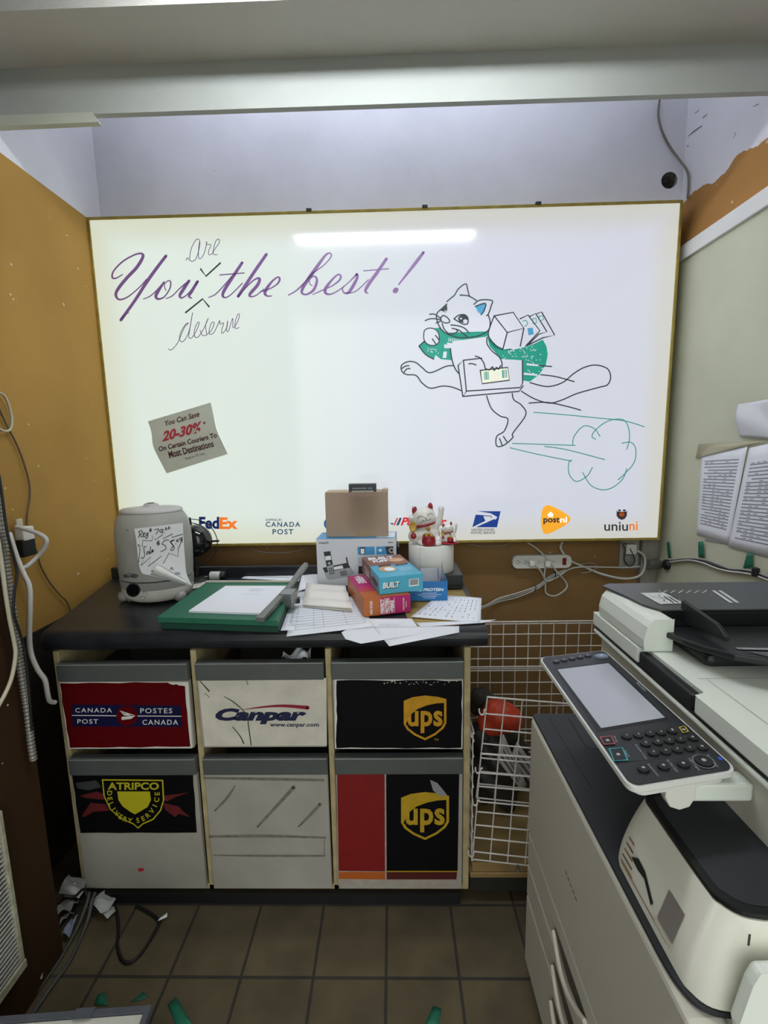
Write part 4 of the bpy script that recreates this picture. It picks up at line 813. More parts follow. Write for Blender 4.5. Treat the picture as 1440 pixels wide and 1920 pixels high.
m.rect(0, .52, 1, 1, t, .0005, 1); m.rect(0, 0, .55, 1, l, .0005, 1)
m.text('BUILT', f, (.085, .30, .47, .66), .0006, 2, .09, .12); m.text('BUILT', f, (.075, .34, .46, .68), .0010, 3, .045, .12)
m.rect(.67, .31, .90, .74, f, .0006, 3); r_ = random.Random(2); x = .69
while x < .885: w_ = r_.uniform(.004, .013); m.rect(x, .38, x+w_, .71, f, .0009, 2); x += w_+r_.uniform(.004, .009)
m.text('BUILT', t, (.1, .80, .78, .95), .0009, 3, .06, .1); m.text('PUFF', t, (.16, .66, .55, .78), .0009, 3, .05, .1)
m.disc(.34, .32, .2, .13, t, .0009, 4); m.disc(.38, .30, .12, .08, t, .0012, 3); m.fill([(.18, .42), (.5, .46), (.5, .53), (.2, .5)], t, .0012, 5); m.fill([(.6, .42), (.92, .46), (.93, .52), (.6, .5)], t, .0012, 5); m.disc(.75, .72, .2, .1, t, .0008, 4)
for k in range(3): m.rect(.6, .20+.05*k, .92, .21+.05*k, t, .0008, 3)
vt_(m, 'BUILT', l, .2, .45, .2, .7, 3)
m.disc(.75, .45, .16, .2, l, .0008, 5)
tag(m.build('protein_bar_box', bl), 'light blue bar carton with a brown end, upper of the two stacked bar cartons', 'box')
# open blue carton
p0, p1 = at(776, 1130, 'Z', CT), at(839.5, 1130.5, 'Z', CT); p1.y = p0.y; p0.x -= .014
p0.z = p1.z = CT+.0065; p0.y -= 0; zt2 = at(839.5, 1090, 'Y', p0.y).z
car = thing('open_bar_carton', 'open blue bar carton with white print right of the stacked cartons', 'box', (p0.x, p0.y, CT+.0065))
bluem = [M('carton_blue', '1f6fae', .4), M('carton_print', 'dfe8ee', .5), M('carton_inside', 'c2c3c8', .7), M('carton_cyan', '2f86bd', .4)]
m = MB(); x0, x1, y0, z0_ = p0.x, p1.x, p0.y, CT+.0065; dpt = .11
m.box(x0, x1, y0, y0+.002, z0_, zt2).box(x0, x0+.002, y0+.002, y0+dpt, z0_, zt2, 2).box(x1-.002, x1, y0+.002, y0+dpt, z0_, zt2, 3).box(x0+.002, x1-.002, y0+.002, y0+dpt, z0_, z0_+.002, 2).box(x0+.002, x1-.002, y0+dpt-.002, y0+dpt, z0_+.002, zt2, 2).box(x0+.045, x1-.002, y0+dpt-.002, y0+dpt, zt2, zt2+.018, 2)
f = bil((x0, y0, z0_), (x1, y0, z0_), (x1, y0, zt2), (x0, y0, zt2))
m.text('PURE PROTEIN', f, (.02, .5, .9, .66), .0006, 1, .04, .2)
for k, (a, b) in enumerate(((.32, .72), (.22, .84), (.32, .72), (.36, .68))): m.rect(a, .39-.085*k, b, .41-.085*k, f, .0006, 1)
m.build('carton', bluem, car)
wp = at(829, 1090, 'Y', y0+.05)
m = MB(); wz = at(829, 1055, 'Y', y0+.05).z
for k, (dx, dy, tw) in enumerate(((0, 0, .2), (-.012, .02, .9))):
    m.grid(lambda u, v: V((wp.x+dx+(u-.5)*.03*(1-v)**.6*math.cos(tw+v*1.2), y0+.05+dy+(u-.5)*.03*(1-v)**.6*math.sin(tw+v*1.2)+.004*math.sin(9*v+6*u), z0_+.004+(wz-z0_)*(v if k == 0 else v*.78))), 6, 14)
tag(m.build('plastic_wrapper', M('clear_lilac_plastic', 'b5b2c6', .15, trans=.5, ior=1.3), recalc=False, solid=.0008), 'clear crinkled plastic wrapper standing up in the open blue carton', 'wrapper')
# recorder, white drum, dark speaker
dx1 = at(868, 1104, 'Z', CT+.004); dz = at(868, 1078, 'Y', dx1.y).z
m = MB().box(.055, dx1.x, dx1.y, -.125, CT+.004, dz).bev(.002); m.box(.06, dx1.x-.004, dx1.y-.0006, dx1.y-.0001, CT+.012, CT+.02, 1)
for sx in (.075, dx1.x-.03):
    for sy in (dx1.y+.02, -.15): m.box(sx, sx+.014, sy, sy+.014, CT+.0008, CT+.004, 1)
tag(m.build('recorder_box', [M('recorder_black', '26292a', .4, noise=(30, .1)), blackrub]), 'flat black electronics box under the white drum on the counter', 'recorder')
cyc = at(812, 1078, 'Z', dz); cr_ = .0875; cyc.y += cr_; ctop = at(812, 1026.5, 'Y', cyc.y-cr_).z
m = MB().lathe([(cr_-.001, dz+.0003), (cr_, dz+.002), (cr_, ctop-.002), (cr_-.002, ctop), (.012, ctop), (.012, ctop-.03), (0, ctop-.03)], (cyc.x, cyc.y, 0), 64)
m.tube([(cyc.x-cr_*.55, cyc.y-cr_*.837, dz+.003), (cyc.x-cr_*.55, cyc.y-cr_*.837, ctop-.003)], .0006, 5, 1, sm=0)
tag(m.build('white_drum', [M('drum_white', 'd4d3cd', .6, noise=(15, .04)), greyink]), 'plain white cylinder carrying the two lucky cats', 'cylinder')
s0, s1 = at(743, 1021, 'Y', -.2), at(775, 1021, 'Y', -.2)
m = MB().box(FR.x+.004, .052, -.24, -.13, CT+.001, s0.z).bev(.003)
tag(m.build('black_case', M('case_black', '17191b', .4)), 'upright black case between the phone box and the white drum', 'box')
# ------------------------------------------------------------------ lucky cats
glaze = M('cat_glaze', 'd5d0c8', .25, coat=.3); catred = M('cat_red', '8f1a24', .35); goldc = M('cat_gold', 'b08a3a', .35, metal=.5); cline = M('cat_line', '4a4242', .5)
def lucky(name, label, cx, base_px, s, yc, zb_, raised):
    """figure in its own grid: X to the right, Z up in units of s metres"""
    o = at(cx, base_px, 'Y', yc); root = thing(name, label, 'figurine', (o.x, yc, zb_))
    L = lambda x, z, y=0: V((o.x+x*s, yc+y*s, zb_+z*s))
    m = MB()
    m.ball(L(0, 17, 2), (25*s, 19*s, 18*s)).ball(L(4, 28, 3), (19*s, 15*s, 17*s)).ball(L(-4, 46, -2), (20.5*s, 16*s, 18*s), n=28)      # torso, chest, head
    m.ball(L(-22, 15, -8), (11*s, 10*s, 12*s)).ball(L(18, 8, -12), (9*s, 12*s, 8*s)).ball(L(18, 4, -20), (7*s, 7*s, 4.5*s))           # haunch, thigh, foot
    m.ball(L(-8, 4, -14), (9*s, 9*s, 5*s))
    m.tube([(*L(19, 34), 7*s), (*L(23, 44, -2), 5.4*s), (*L(25, 54, -3), 4.8*s), (*L(25.5, 60, -3), 5.2*s)], 5*s, 12); m.ball(L(25.5, 61, -3), (5.4*s, 4.6*s, 6.4*s))
    m.tube([(*L(-19, 32, -4), 6*s), (*L(-25, 38, -9), 5.2*s), (*L(-27, 45, -12), 4.8*s)], 5*s, 12); m.ball(L(-27.5, 47.5, -13), (5.4*s, 4.8*s, 5.6*s))
    for ex, ez, tx in ((-21, 63, -.35), (6, 69, .12)):
        m.tube([(*L(ex+tx*-10, ez-11, -1), 8*s), (*L(ex, ez-3, -1), 5.2*s), (*L(ex+tx*12, ez+4.5, -1), 1*s)], 5*s, 12)
    b = m.build('body', glaze, root)
    md = b.modifiers.new('join', 'REMESH'); md.mode = 'VOXEL'; md.voxel_size = max(.0011, s*.75); md.use_smooth_shade = True
    sm_ = b.modifiers.new('soft', 'SMOOTH'); sm_.iterations = 3; sm_.factor = .5
    for ex, ez in ((-21.5, 62), (6.5, 68)):
        MB().ball(L(ex, ez-1.5, -5.2), (4.2*s, 2.6*s, 6.4*s), R=Matrix.Rotation(.3 if ex < 0 else -.1, 3, 'Y')).build('inner_ear', catred, root)
    MB().tube([tuple(L(-4+20*math.cos(t)*.92, 31+4*math.cos(t)+3.5*(1 if math.sin(t) > 0 else .4), 1-17*math.sin(t))) for t in [k*2*math.pi/24 for k in range(24)]], 2.3*s, 8, closed=True, sm=0).build('collar', catred, root)
    MB().ball(L(2, 29.5, -18), 3.6*s, n=16).build('bell', goldc, root)
    c_ = L(-25, 33, -17); Tc = Matrix.Rotation(math.radians(90), 4, 'X') @ Matrix.Diagonal((.8, 1.15, 1, 1))
    MB().lathe([(0, 0), (7.6*s, 0), (8.2*s, .8*s), (7.6*s, 1.8*s), (6.4*s, 1.4*s), (0, 1.4*s)], c_, 24, T=Tc).build('coin', goldc, root)
    sk_ = L(2, 9.2, -21)
    q = MB().lathe([(0, -9*s), (9.5*s, -9*s), (12*s, -4*s), (11.5*s, 2*s), (10*s, 6*s), (10.8*s, 7.5*s), (9*s, 8*s), (0, 8*s)], sk_, 24, T=Matrix.Diagonal((1, .8, 1, 1))).build('money_bag', catred, root)
    ORG[q] = ORG[root]
    g = MB(); r_ = random.Random(1)
    for k in range(9): g.ball(sk_+V((r_.uniform(-7, 7)*s, r_.uniform(-5, 5)*s, (9+r_.uniform(-1, 2.5))*s)), (3*s, 2.6*s, 2*s), n=10)
    g.build('gold_coins', goldc, q)
    g = MB(); g.ball(L(-24, 16.5, -17.6), (5.2*s, 2.2*s, 5.4*s), n=16).tube([tuple(L(-24, 21, -18)), tuple(L(-25, 24.5, -18.5))], 1*s, 6, sm=0); g.build('red_fruit', catred, root)
    hc_ = L(-4, 46, -2)
    fh = lambda u, v, h=0: V((hc_.x+u*s, hc_.y-(16.3*s*math.sqrt(max(.05, 1-(u/20.5)**2-(v/18)**2)))-h, hc_.z+v*s))
    g = MB()
    for st in ([(-13, 1), (-10, 4.5), (-5.5, 5), (-2, 3)], [(4, 6), (8, 9), (12, 9), (14.5, 7)], [(-4, -1.5), (-1, -4), (1, -3), (2.5, -.5), (4.5, -2.5), (8, -1.5), (10, .5)], [(-4, -1.5), (-4.6, -4.5), (-8, -7)]): g.stroke(st, fh, .0004, 0, w=.9)
    g.disc(1, 2, 1.4, 1, fh, .0005, 0, 10)
    g.build('face_lines', cline, root, recalc=False)
    return root, L
lk1, _ = lucky('lucky_cat', 'large white beckoning cat figurine with red ears on the white drum', 800, 1019, .00218, cyc.y-.012, ctop+.0006, 1)
lk2, L2 = lucky('lucky_cat', 'small white beckoning cat figurine on a red cushion beside the larger cat', 842, 1012, .00103, cyc.y-.035, ctop+.0125, 1)
q = MB().ball(L2(2, -5.5, -2), (.036, .028, .0058)); ORG[lk2] = ORG[lk2]
q.build('cushion', M('cushion_red', 'a8202c', .4), lk2)
# ------------------------------------------------------------------ power strip, outlets, cables
BWY = .1
sA, sB = at(960, 1040, 'Y', BWY-.02), at(1069, 1064, 'Y', BWY-.02)
ps = thing('power_strip', 'white six outlet power strip with a red switch on the brown wall under the sign', 'power strip', (sA.x, BWY, sB.z))
z0, z1 = sB.z+.002, sA.z-.002
fps = bil((sA.x, BWY-.034, z0), (sB.x, BWY-.034, z0), (sB.x, BWY-.034, z1), (sA.x, BWY-.034, z1), nrm=(0, -1, 0))
m = MB().prism(rrect(0, 0, 1, 1, .09, 5, .4), fps, -.033, 0); m.bev(.004)
for k in range(6):
    for dv in (-.12, .12): m.rect(.10+k*.115-.018, .5+dv-.03, .10+k*.115-.005, .5+dv+.03, fps, .0005, 1)
    m.disc(.10+k*.115+.014, .5, .006, .06, fps, .0005, 1, 8)
m.build('strip_body', [white, black], ps)
m = MB().prism([(.845, .25), (.905, .25), (.905, .78), (.845, .78)], fps, .0002, .004); m.bev(.001, 1).build('switch', M('switch_red', '7a1418', .35), ps)
cablew = M('white_cable', 'c9c8c2', .45); cableg = M('grey_cable', '9b9b98', .5); cableb = M('black_cable', '121214', .5); dim = M('dim_cable', '6d5b3e', .55)
def cable(name, label, px, y, r, mat, cat='cable', ax='Y', plug=None):
    pts = [tuple(at(p[0], p[1], ax, p[2] if len(p) > 2 else y)) for p in px]
    if plug is None: return tag(MB().tube(pts, r, 8, sm=7).build(name, mat), label, cat)
    t = thing(name, label, cat, pts[0]); MB().tube(pts, r, 8, sm=7).build('cord', mat, t)
    c = V(pts[0]); MB().box(c.x-plug[0], c.x+plug[0], c.y-plug[1], c.y+.002, c.z-plug[2], c.z+plug[2]).bev(.003).build('plug', white, t); return t
cable('power_cable', 'white cord plugged into the left of the power strip', [(996, 1055, .05), (1012, 1068, .055), (1022, 1090, .07), (1024, 1112, .075), (1042, 1117, .075), (1062, 1103, .075), (1060, 1090, .075), (1044, 1072, .06), (1030, 1052, .055), (1008, 1030, .07), (990, 1018, .085)], .05, .0036, cablew, plug=(.012, .022, .012))
cable('power_cable', 'white cord with a small tag plugged into the middle of the power strip', [(1025, 1056, .05), (1021, 1075, .055), (1024, 1090, .06), (1045, 1082, .07), (1062, 1070, .08), (1080, 1064, .08), (1110, 1063, .08), (1165, 1064, .08), (1205, 1062, .08)], .05, .0034, cablew, plug=(.012, .022, .012))
cable('wall_cable', 'thick white cable looping from the wall outlet towards the power strip', [(1194, 1032, .07), (1207, 1042, .06), (1209, 1062, .06), (1198, 1080, .065), (1170, 1085, .08), (1130, 1077, .085), (1098, 1064, .085), (1068, 1050, .085), (1052, 1030, .085), (1054, 1016, .09)], .07, .0055, cablew)
cable('thin_cable', 'thin white cable curling along the wall right of the power strip', [(1090, 1075, .085), (1105, 1072, .08), (1118, 1065, .08), (1110, 1056, .08), (1085, 1057, .085), (1062, 1045, .088), (1046, 1020, .09)], .085, .0022, cableg)
bs = at(1008, 1100, 'Y', .08)
cb = thing('cable_bundle', 'tied bundle of white and grey cables drooping along the wall to the counter end', 'cable', bs)
for k, dy in enumerate((0, 4, 8)):
    pts = [tuple(at(p[0], p[1], 'Y', p[2])) for p in [(1060, 1068+dy*.3, .085), (1032, 1080+dy*.6, .085-.004*k), (1008, 1098+dy*.7, .085-.003*k), (970, 1112+dy, .088), (935, 1122+dy*.8, .088), (908, 1136+dy*.4, .06), (880, 1140+dy, .0), (868, 1136+dy, -.05)]]
    MB().tube(pts, .003, 8, sm=7).build('strand', (cablew, cableg, M('pale_cable', 'b1afa8', .5))[k], cb)
for px, py in ((1040, 1078), (1003, 1103)):
    p = at(px, py, 'Y', .081)
    lab(MB().tube([(p.x+.002*math.sin(a), p.y+.010*math.cos(a), p.z+.014*math.sin(a)) for a in [k*math.pi/8 for k in range(16)]], .0018, 6, closed=True, sm=0).build('tie', blackrub, cb), 'black cable tie')
cable('thin_wire', 'thin grey wire sagging under the sign at its left', [(470, 1029, .09), (500, 1036, .085), (540, 1036, .085), (575, 1027, .09)], .085, .0018, cableg)
cable('thin_wire', 'thin grey wire sagging under the sign above the power strip', [(880, 1020, .09), (905, 1024, .085), (940, 1023, .085), (958, 1015, .09)], .085, .0018, cableg)
o0, o1 = at(1163, 1013, 'Y', BWY-.004), at(1196, 1066, 'Y', BWY-.004)
ou = thing('wall_outlet', 'white wall outlet plate with a round socket under the right end of the sign', 'outlet', ((o0.x+o1.x)/2, BWY, o1.z))
MB().box(o0.x, o1.x, BWY-.006, BWY-.0003, o1.z, o0.z).bev(.002).build('cover_plate', M('plate_grey', 'a5a39c', .5), ou)
oc = at(1180, 1050, 'Y', BWY-.01); Ty = Matrix.Rotation(math.radians(90), 4, 'X')
MB().lathe([(.026, 0), (.026, .006), (.024, .008), (0, .008)], (oc.x, BWY-.0065, oc.z), 24, T=Ty).build('socket', M('socket_grey', '8f8b86', .5), ou)
MB().box(at(1180, 1030, 'Y', BWY-.03).x-.018, at(1180, 1030, 'Y', BWY-.03).x+.03, BWY-.04, BWY-.0065, at(1190, 1034, 'Y', .07).z-.012, at(1190, 1020, 'Y', .07).z).bev(.004).build('plug', white, ou)
cable('black_lead', 'thin black lead hanging in a loop over the wall outlet', [(1165, 1016, .07), (1172, 1030, .06), (1170, 1048, .058), (1180, 1062, .06), (1190, 1052, .06), (1183, 1032, .06), (1172, 1018, .07)], .06, .0022, cableb)
jb0, jb1 = at(1203, 1012, 'Y', BWY-.02), at(1227, 1090, 'Y', BWY-.02)
struct(MB().box(jb0.x, RX-.013, BWY-.03, BWY-.0005, jb1.z-.02, jb0.z+.02).bev(.003).build('trim_5', M('corner_batten', '8d8a82', .6, noise=(20, .15))))
jc = at(1229, 1058, 'Y', .045)
jb = thing('cable_gland', 'round grey conduit fitting in the wall corner right of the outlet', 'conduit fitting', (jc.x, .045, jc.z))
Tx = Matrix.Rotation(math.radians(90), 4, 'Y')
MB().lathe([(.021, -.03), (.021, .012), (.017, .016), (.017, .03)], (jc.x-.004, .045, jc.z), 20, T=Tx).build('bushing', M('fitting_grey', '77756f', .35, metal=.5), jb)
g2 = at(1247, 1058, 'Y', .0)
MB().lathe([(.022, 0), (.022, .012), (.012, .018), (0, .018)], (RX-.0125, g2.y-.005, g2.z), 20, T=Matrix.Rotation(math.radians(-90), 4, 'Y')).build('cap', black, jb)
rwx = RX-.012
for k, (dy, mt, nm) in enumerate(((0, cableg, 'grey'), (4, cableb, 'black'), (6.5, cablew, 'white'))):
    cable('wall_cable', f'{nm} cable of the group running along the right wall below the taped lists', [(1256, 1050+dy*.6), (1290, 1047+dy*.5), (1318, 1049+dy), (1345, 1057+dy*1.4), (1368, 1066+dy*.8), (1395, 1068+dy), (1415, 1072+dy), (1440, 1081+dy), (1475, 1094+dy)], rwx-.008-.002*k, .0036, mt, ax='X')
bt = at(1419, 1072, 'X', rwx-.012)
tag(MB().box(bt.x-.012, bt.x+.004, bt.y-.009, bt.y+.009, bt.z-.016, bt.z+.014).bev(.003).build('cable_clip', black), 'black clip holding the cables on the right wall', 'cable clip')
# ceiling cable at the upper right
cable('ceiling_wire', 'thin dark wire curving down the white wall beside the pipe hole', [(1237, 186, .085), (1234, 215, .09), (1241, 245, .09), (1256, 275, .09), (1274, 300, .07), (1288, 320, .05), (1291, 340, .045), (1289, 372, .045)], .09, .0042, M('wire_greyish', '6f6c62', .5))
# ------------------------------------------------------------------ right wall papers
PX = rwx-.0012
def wq(x, *px): return [at(p[0], p[1], 'X', x) for p in px]
tr = lambda n, u0, u1, v0, v1, s_: [(u0+(.1 if r_.random() < .1 else 0), v0+(v1-v0)*i/n, u1, v0+(v1-v0)*i/n+.013, 2) for i in range(n)]+[(u0+.12*j+.02, v0+(v1-v0)*i/n+.018, u0+.12*j+.09, v0+(v1-v0)*i/n+.026, 2) for i in range(n) for j in range(6) if r_.random() < .4]
r_ = random.Random(12)
tag(sheet(wq(PX, (1322, 1015), (1368, 1022), (1372, 846), (1320, 848)), (), 0).build('paper_list', PM, recalc=False, solid=-.0004), 'plain white sheet peeping out behind the left printed list on the right wall', 'paper')
tag(sheet(wq(PX-.0016, (1306, 1002), (1366, 1021), (1402, 836), (1316, 845)), tr(22, .1, .88, .14, .9, 1), .0006, seed=3).build('paper_list', PM, recalc=False, solid=-.0004), 'left of the two printed lists taped to the beige right wall', 'paper')
tag(sheet(wq(PX-.0034, (1365, 1025), (1475, 1053), (1500, 820), (1406, 840)), tr(22, .1, .95, .1, .86, 2), .0008, seed=4).build('paper_list', PM, recalc=False, solid=-.0004), 'right of the two printed lists taped to the beige right wall', 'paper')
cp = wq(PX-.004, (1388, 818), (1480, 826), (1480, 742), (1386, 758)); fcp = bil(*cp)
m = MB().grid(lambda u, v: fcp(u, v, (.004+.014*abs(math.sin(3.2*u+2*v))*math.sin(math.pi*min(max(v, .02), .98)))), 14, 12)
tag(m.build('crumpled_sheet', M('thin_paper', 'cfd1d4', .8), recalc=False, solid=-.0004), 'crumpled blank white sheet taped above the lists on the right wall', 'paper')
tag(sheet(wq(PX-.006, (1304, 860), (1310, 858), (1440, 826), (1310, 833)), (), 0, 3).build('clear_tape', M('yellowed_tape', 'c9c3a4', .3, trans=.3), recalc=False, solid=-.0003), 'strip of yellowed clear tape along the top of the left list', 'tape')
for q, lb in (([(1310, 1045), (1321, 1046), (1318, 1015), (1309, 1016)], 'green tape strip below the left printed list'), ([(1393, 1068), (1412, 1062), (1411, 1037), (1401, 1036)], 'green tape strip below the right printed list'), ([(1253, 1046), (1258, 1045), (1255, 1015), (1250, 1017)], 'narrow green tape strip beside the lower right corner of the sign')):
    tag(sheet(wq(PX-.005, *q), (), .0005, 4).build('green_tape', greytape, recalc=False, solid=-.0004), lb, 'tape')
# ------------------------------------------------------------------ cables on the left pillar
LY = -.80
pts = cr([tuple(at(x, y, 'X', -.944)) for x, y in [(-14, 880), (-3, 950), (6, 1010), (14, 1075), (23, 1140), (32, 1205), (41, 1265), (51, 1330), (58, 1390), (63, 1425)]], 9)
m = MB(); L_ = 0; ring = []
for i in range(len(pts)-1):
    a, b = V(pts[i]), V(pts[i+1]); k = max(2, int((b-a).length/.0022))
    for j in range(k): ring.append((*(a+(b-a)*j/k), .0068 if (len(ring) % 4) < 2 else .0094))
m.tube(ring, .008, 10, sm=0)
tag(m.build('corrugated_conduit', M('conduit_grey', '85827a', .35, metal=.3)), 'grey corrugated conduit running down the edge of the left pillar', 'conduit')
cable('pale_cable', 'pale cable left of the corrugated conduit ending in a sweep to the left', [(-6, 1000), (2, 1050), (10, 1110), (18, 1160), (27, 1205), (29, 1230), (22, 1270), (10, 1300), (-4, 1325)], -.935, .0048, cream, ax='X')
cable('white_cable', 'thick white cable hanging from the wall outlet down beside the counter', [(18, 1000, -.62), (30, 1040, -.66), (44, 1075, -.72), (55, 1100, -.75), (56, 1140, -.76), (55, 1190, -.76), (58, 1225, -.76), (70, 1255, -.76), (84, 1275, -.755), (89, 1300, -.75), (93, 1314, -.74), (103, 1317, -.72)], LY, .0068, cablew)
cable('white_cable', 'white cable bent in a wide loop beside the wall outlet', [(30, 988, -.60), (50, 993, -.60), (75, 1002, -.60), (87, 1013, -.60), (82, 1030, -.60), (68, 1046, -.61), (50, 1062, -.64), (38, 1066, -.66)], LY, .0068, cablew)
cable('black_cable', 'black cable hanging left of the wall outlet and down behind the white cable', [(-2, 890), (4, 930), (10, 975), (16, 1010), (26, 1045), (32, 1075), (27, 1110), (26, 1150), (38, 1190), (46, 1220), (54, 1290), (60, 1370)], -.925, .0032, cableb, ax='X')
cable('thin_wire', 'thin tan wire wandering down the ochre left wall to the counter', [(-2, 765), (14, 800), (30, 830), (44, 865), (55, 905), (56, 935), (51, 970), (54, 1005), (70, 1035), (76, 1060), (92, 1090), (112, 1115), (125, 1128), (134, 1150)], -1.19, .003, dim, ax='X')
cable('thin_wire', 'thin cream wire looped at the left edge above the outlet', [(-6, 735), (8, 742), (18, 765), (22, 790), (18, 806), (6, 808), (-6, 800)], -1.185, .004, cream, ax='X')
m = MB(); oy = -.585; pl = at(33, 1010, 'Y', oy)
ao = thing('wall_adapter', 'white plug adapter with a black power brick on the left wall', 'power adapter', (pl.x, oy, pl.z))
q0, q1 = at(25, 990, 'Y', oy), at(46, 1016, 'Y', oy)
MB().box(q0.x, q1.x, oy, oy+.045, q1.z, q0.z).bev(.004).build('plug', white, ao)
q0, q1 = at(27, 1013, 'Y', oy-.01), at(45, 1046, 'Y', oy-.01)
MB().box(q0.x, q1.x, oy-.01, oy+.045, q1.z, q0.z-.001).bev(.004).build('power_brick', black, ao)
q0, q1 = at(16, 976, 'Y', oy), at(25, 1035, 'Y', oy)
MB().box(q0.x, q0.x+.008, oy+.02, oy+.046, q1.z, q0.z).bev(.003).build('cover_plate', cream, ao)
# ------------------------------------------------------------------ lower left: vent, cables, rubbish
vx = -.945
v0, v1 = at(20, 1690, 'X', vx), at(40, 1797, 'X', vx)
vent = thing('wall_vent', 'white ribbed return air grille low on the left pillar', 'vent', (-.958, -1.3, .16))
ym = v1.y
lab(MB().box(-.9592, -.95, -1.75, ym, .16, .60).build('backing', M('vent_shadow', '3c3a36', .7), vent), 'dark backing')
m = MB()
for k in range(34):
    z = .178+k*.0124; m.prism([(0, 0), (.012, .005), (.013, .003), (.0015, -.002)], lambda u, v, h: V((-.9495+u, h, z+v)), -1.74, ym-.012)
m.build('louvres', M('vent_white', 'b9b7b0', .5), vent)
m = MB().box(-.9495, -.934, -1.75, ym+.004, .148, .172).box(-.9495, -.936, ym-.011, ym+.002, .173, .60).bev(.003); m.build('frame', M('vent_frame', 'a9a690', .6, noise=(40, .3)), vent)
fl0 = lambda x, y, z=.006: (*at(x, y, 'Z', z)[:2], z)
def fcable(name, label, px, r, mat, z=None, cat='cable'):
    return tag(MB().tube([fl0(p[0], p[1], (p[2] if len(p) > 2 else r+.0004)) for p in px], r, 8, sm=7).build(name, mat), label, cat)
loom = M('grey_loom', '4a4a48', .45)
fcable('floor_cable', 'grey cable running along the floor beside the left pillar, outer one of two', [(178, 1674, .07), (172, 1690, .05), (166, 1720, .03), (155, 1750), (132, 1800), (100, 1845), (70, 1888), (52, 1915)], .0055, loom)
fcable('floor_cable', 'grey cable running along the floor beside the left pillar, inner one of two', [(168, 1672, .08), (164, 1690, .06), (150, 1728, .03), (137, 1755, .012), (112, 1800), (80, 1845), (54, 1880), (30, 1915)], .0045, loom)
lp = thing('floor_cable', 'black cord loop with a white tag on the floor tiles in front of the cabinet', 'cord', fl0(300, 1720, 0))
MB().tube([fl0(120, 1680, .10), fl0(140, 1681, .085), fl0(158, 1668, .07), fl0(170, 1700, .03), fl0(190, 1708, .02), fl0(215, 1700, .012), fl0(222, 1740, .005), fl0(220, 1770, .005), fl0(226, 1795, .005), fl0(238, 1805, .005), fl0(258, 1795, .005), fl0(280, 1765, .005), fl0(296, 1737, .005), fl0(298, 1728, .005), fl0(290, 1718, .005), fl0(270, 1706, .006), fl0(255, 1698, .006)], .0045, 8, sm=7).build('cord', cableb, lp)
tq = [at(x, y, 'Z', .012) for x, y in ((296, 1727), (299, 1721), (314, 1711), (313, 1719))]
lab(sheet(tq, (), 0, 2).build('tag', paper, lp, recalc=False, solid=.0005), 'white paper tag')
def scrap(label, px, z, seed, mat, lift=.03):
    c = [at(p[0], p[1], 'Z', z) for p in px]; f = bil(*c, nrm=(0, 0, 1)); r_ = random.Random(seed); k = [r_.uniform(4, 11) for _ in range(4)]
    m = MB().grid(lambda u, v: f(u, v, lift*.45*(.9+abs(math.sin(k[0]*.35*u+k[1]*.3*v))-.6*abs(math.sin(k[2]*.3*v-k[3]*.25*u)))), 9, 9, 0, False)
    return tag(m.build('paper_scrap', mat, recalc=False, solid=.0007), label, 'paper scrap')
sc = M('dusty_paper', 'a9aaa6', .8, noise=(20, .15))
scrap('crumpled white paper at the foot of the cabinet, upper left of the cables', [(112, 1685), (150, 1700), (165, 1664), (130, 1650)], .05, 1, sc, .05)
scrap('crumpled white paper lying left of the cables by the pillar', [(108, 1728), (136, 1712), (150, 1700), (112, 1700)], .02, 2, sc, .04)
scrap('crumpled white label under the left corner of the cabinet toe kick', [(172, 1698), (190, 1722), (219, 1697), (198, 1676)], .02, 3, sc, .03)
scrap('small torn white paper under the black cord', [(186, 1712), (202, 1729), (222, 1708), (212, 1702)], .004, 4, sc, .02)
scrap('bluish plastic scrap against the pillar beside the floor cables', [(117, 1756), (130, 1764), (148, 1724), (136, 1730)], .012, 5, M('blue_plastic_scrap', '8d95a8', .3), .03)
scrap('grey torn paper strip at the pillar foot', [(113, 1738), (126, 1722), (140, 1716), (114, 1722)], .006, 6, sc, .02)
for q, lb in (([(177, 1884), (203, 1886), (197, 1860), (183, 1866)], 'short green tape strip on the floor, leftmost'), ([(245, 1880), (262, 1876), (278, 1868), (268, 1859)], 'small green tape strip on the floor behind the grey tray'), ([(330, 1922), (364, 1925), (330, 1870), (314, 1884)], 'long green tape strip on the floor right of the grey tray'), ([(795, 1925), (822, 1925), (828, 1892), (812, 1886)], 'green tape strip on the floor near the copier')):
    tag(sheet([at(x, y, 'Z', .0012) for x, y in q], (), .0002, 3).build('green_tape', greytape, recalc=False, solid=.0005), lb, 'tape')
# grey tray in the foreground
TZ = .26
A, B, C_ = at(285, 1884, 'Z', TZ), at(-40, 1908, 'Z', TZ), V()
ux = (B-A).normalized(); uy = V((ux.y, -ux.x, 0)); uy = uy if uy.y < 0 else -uy
Ft = lambda u, v, h=0: A+ux*u+uy*v+V((0, 0, h))
tray = thing('storage_tote', 'grey rimmed plastic tote with white papers in the bottom left corner', 'tote', (*(A+ux*.2+uy*.12)[:2], 0))
gr = M('tote_grey', '53565c', .5, noise=(40, .1)); W_, D_ = .40, .26
m = MB()
for a, b, c, d_ in ((0, W_, 0, .012), (0, W_, D_-.012, D_), (0, .012, .012, D_-.012), (W_-.012, W_, .012, D_-.012)): m.prism([(a, c), (b, c), (b, d_), (a, d_)], Ft, -.022, 0)
m.bev(.004).build('rim', gr, tray)
m = MB()
for a, b, c, d_ in ((.008, W_-.008, .008, .011), (.008, W_-.008, D_-.011, D_-.008), (.008, .011, .011, D_-.011), (W_-.011, W_-.008, .011, D_-.011)): m.prism([(a, c), (b, c), (b, d_), (a, d_)], Ft, -TZ+.006, -.022)
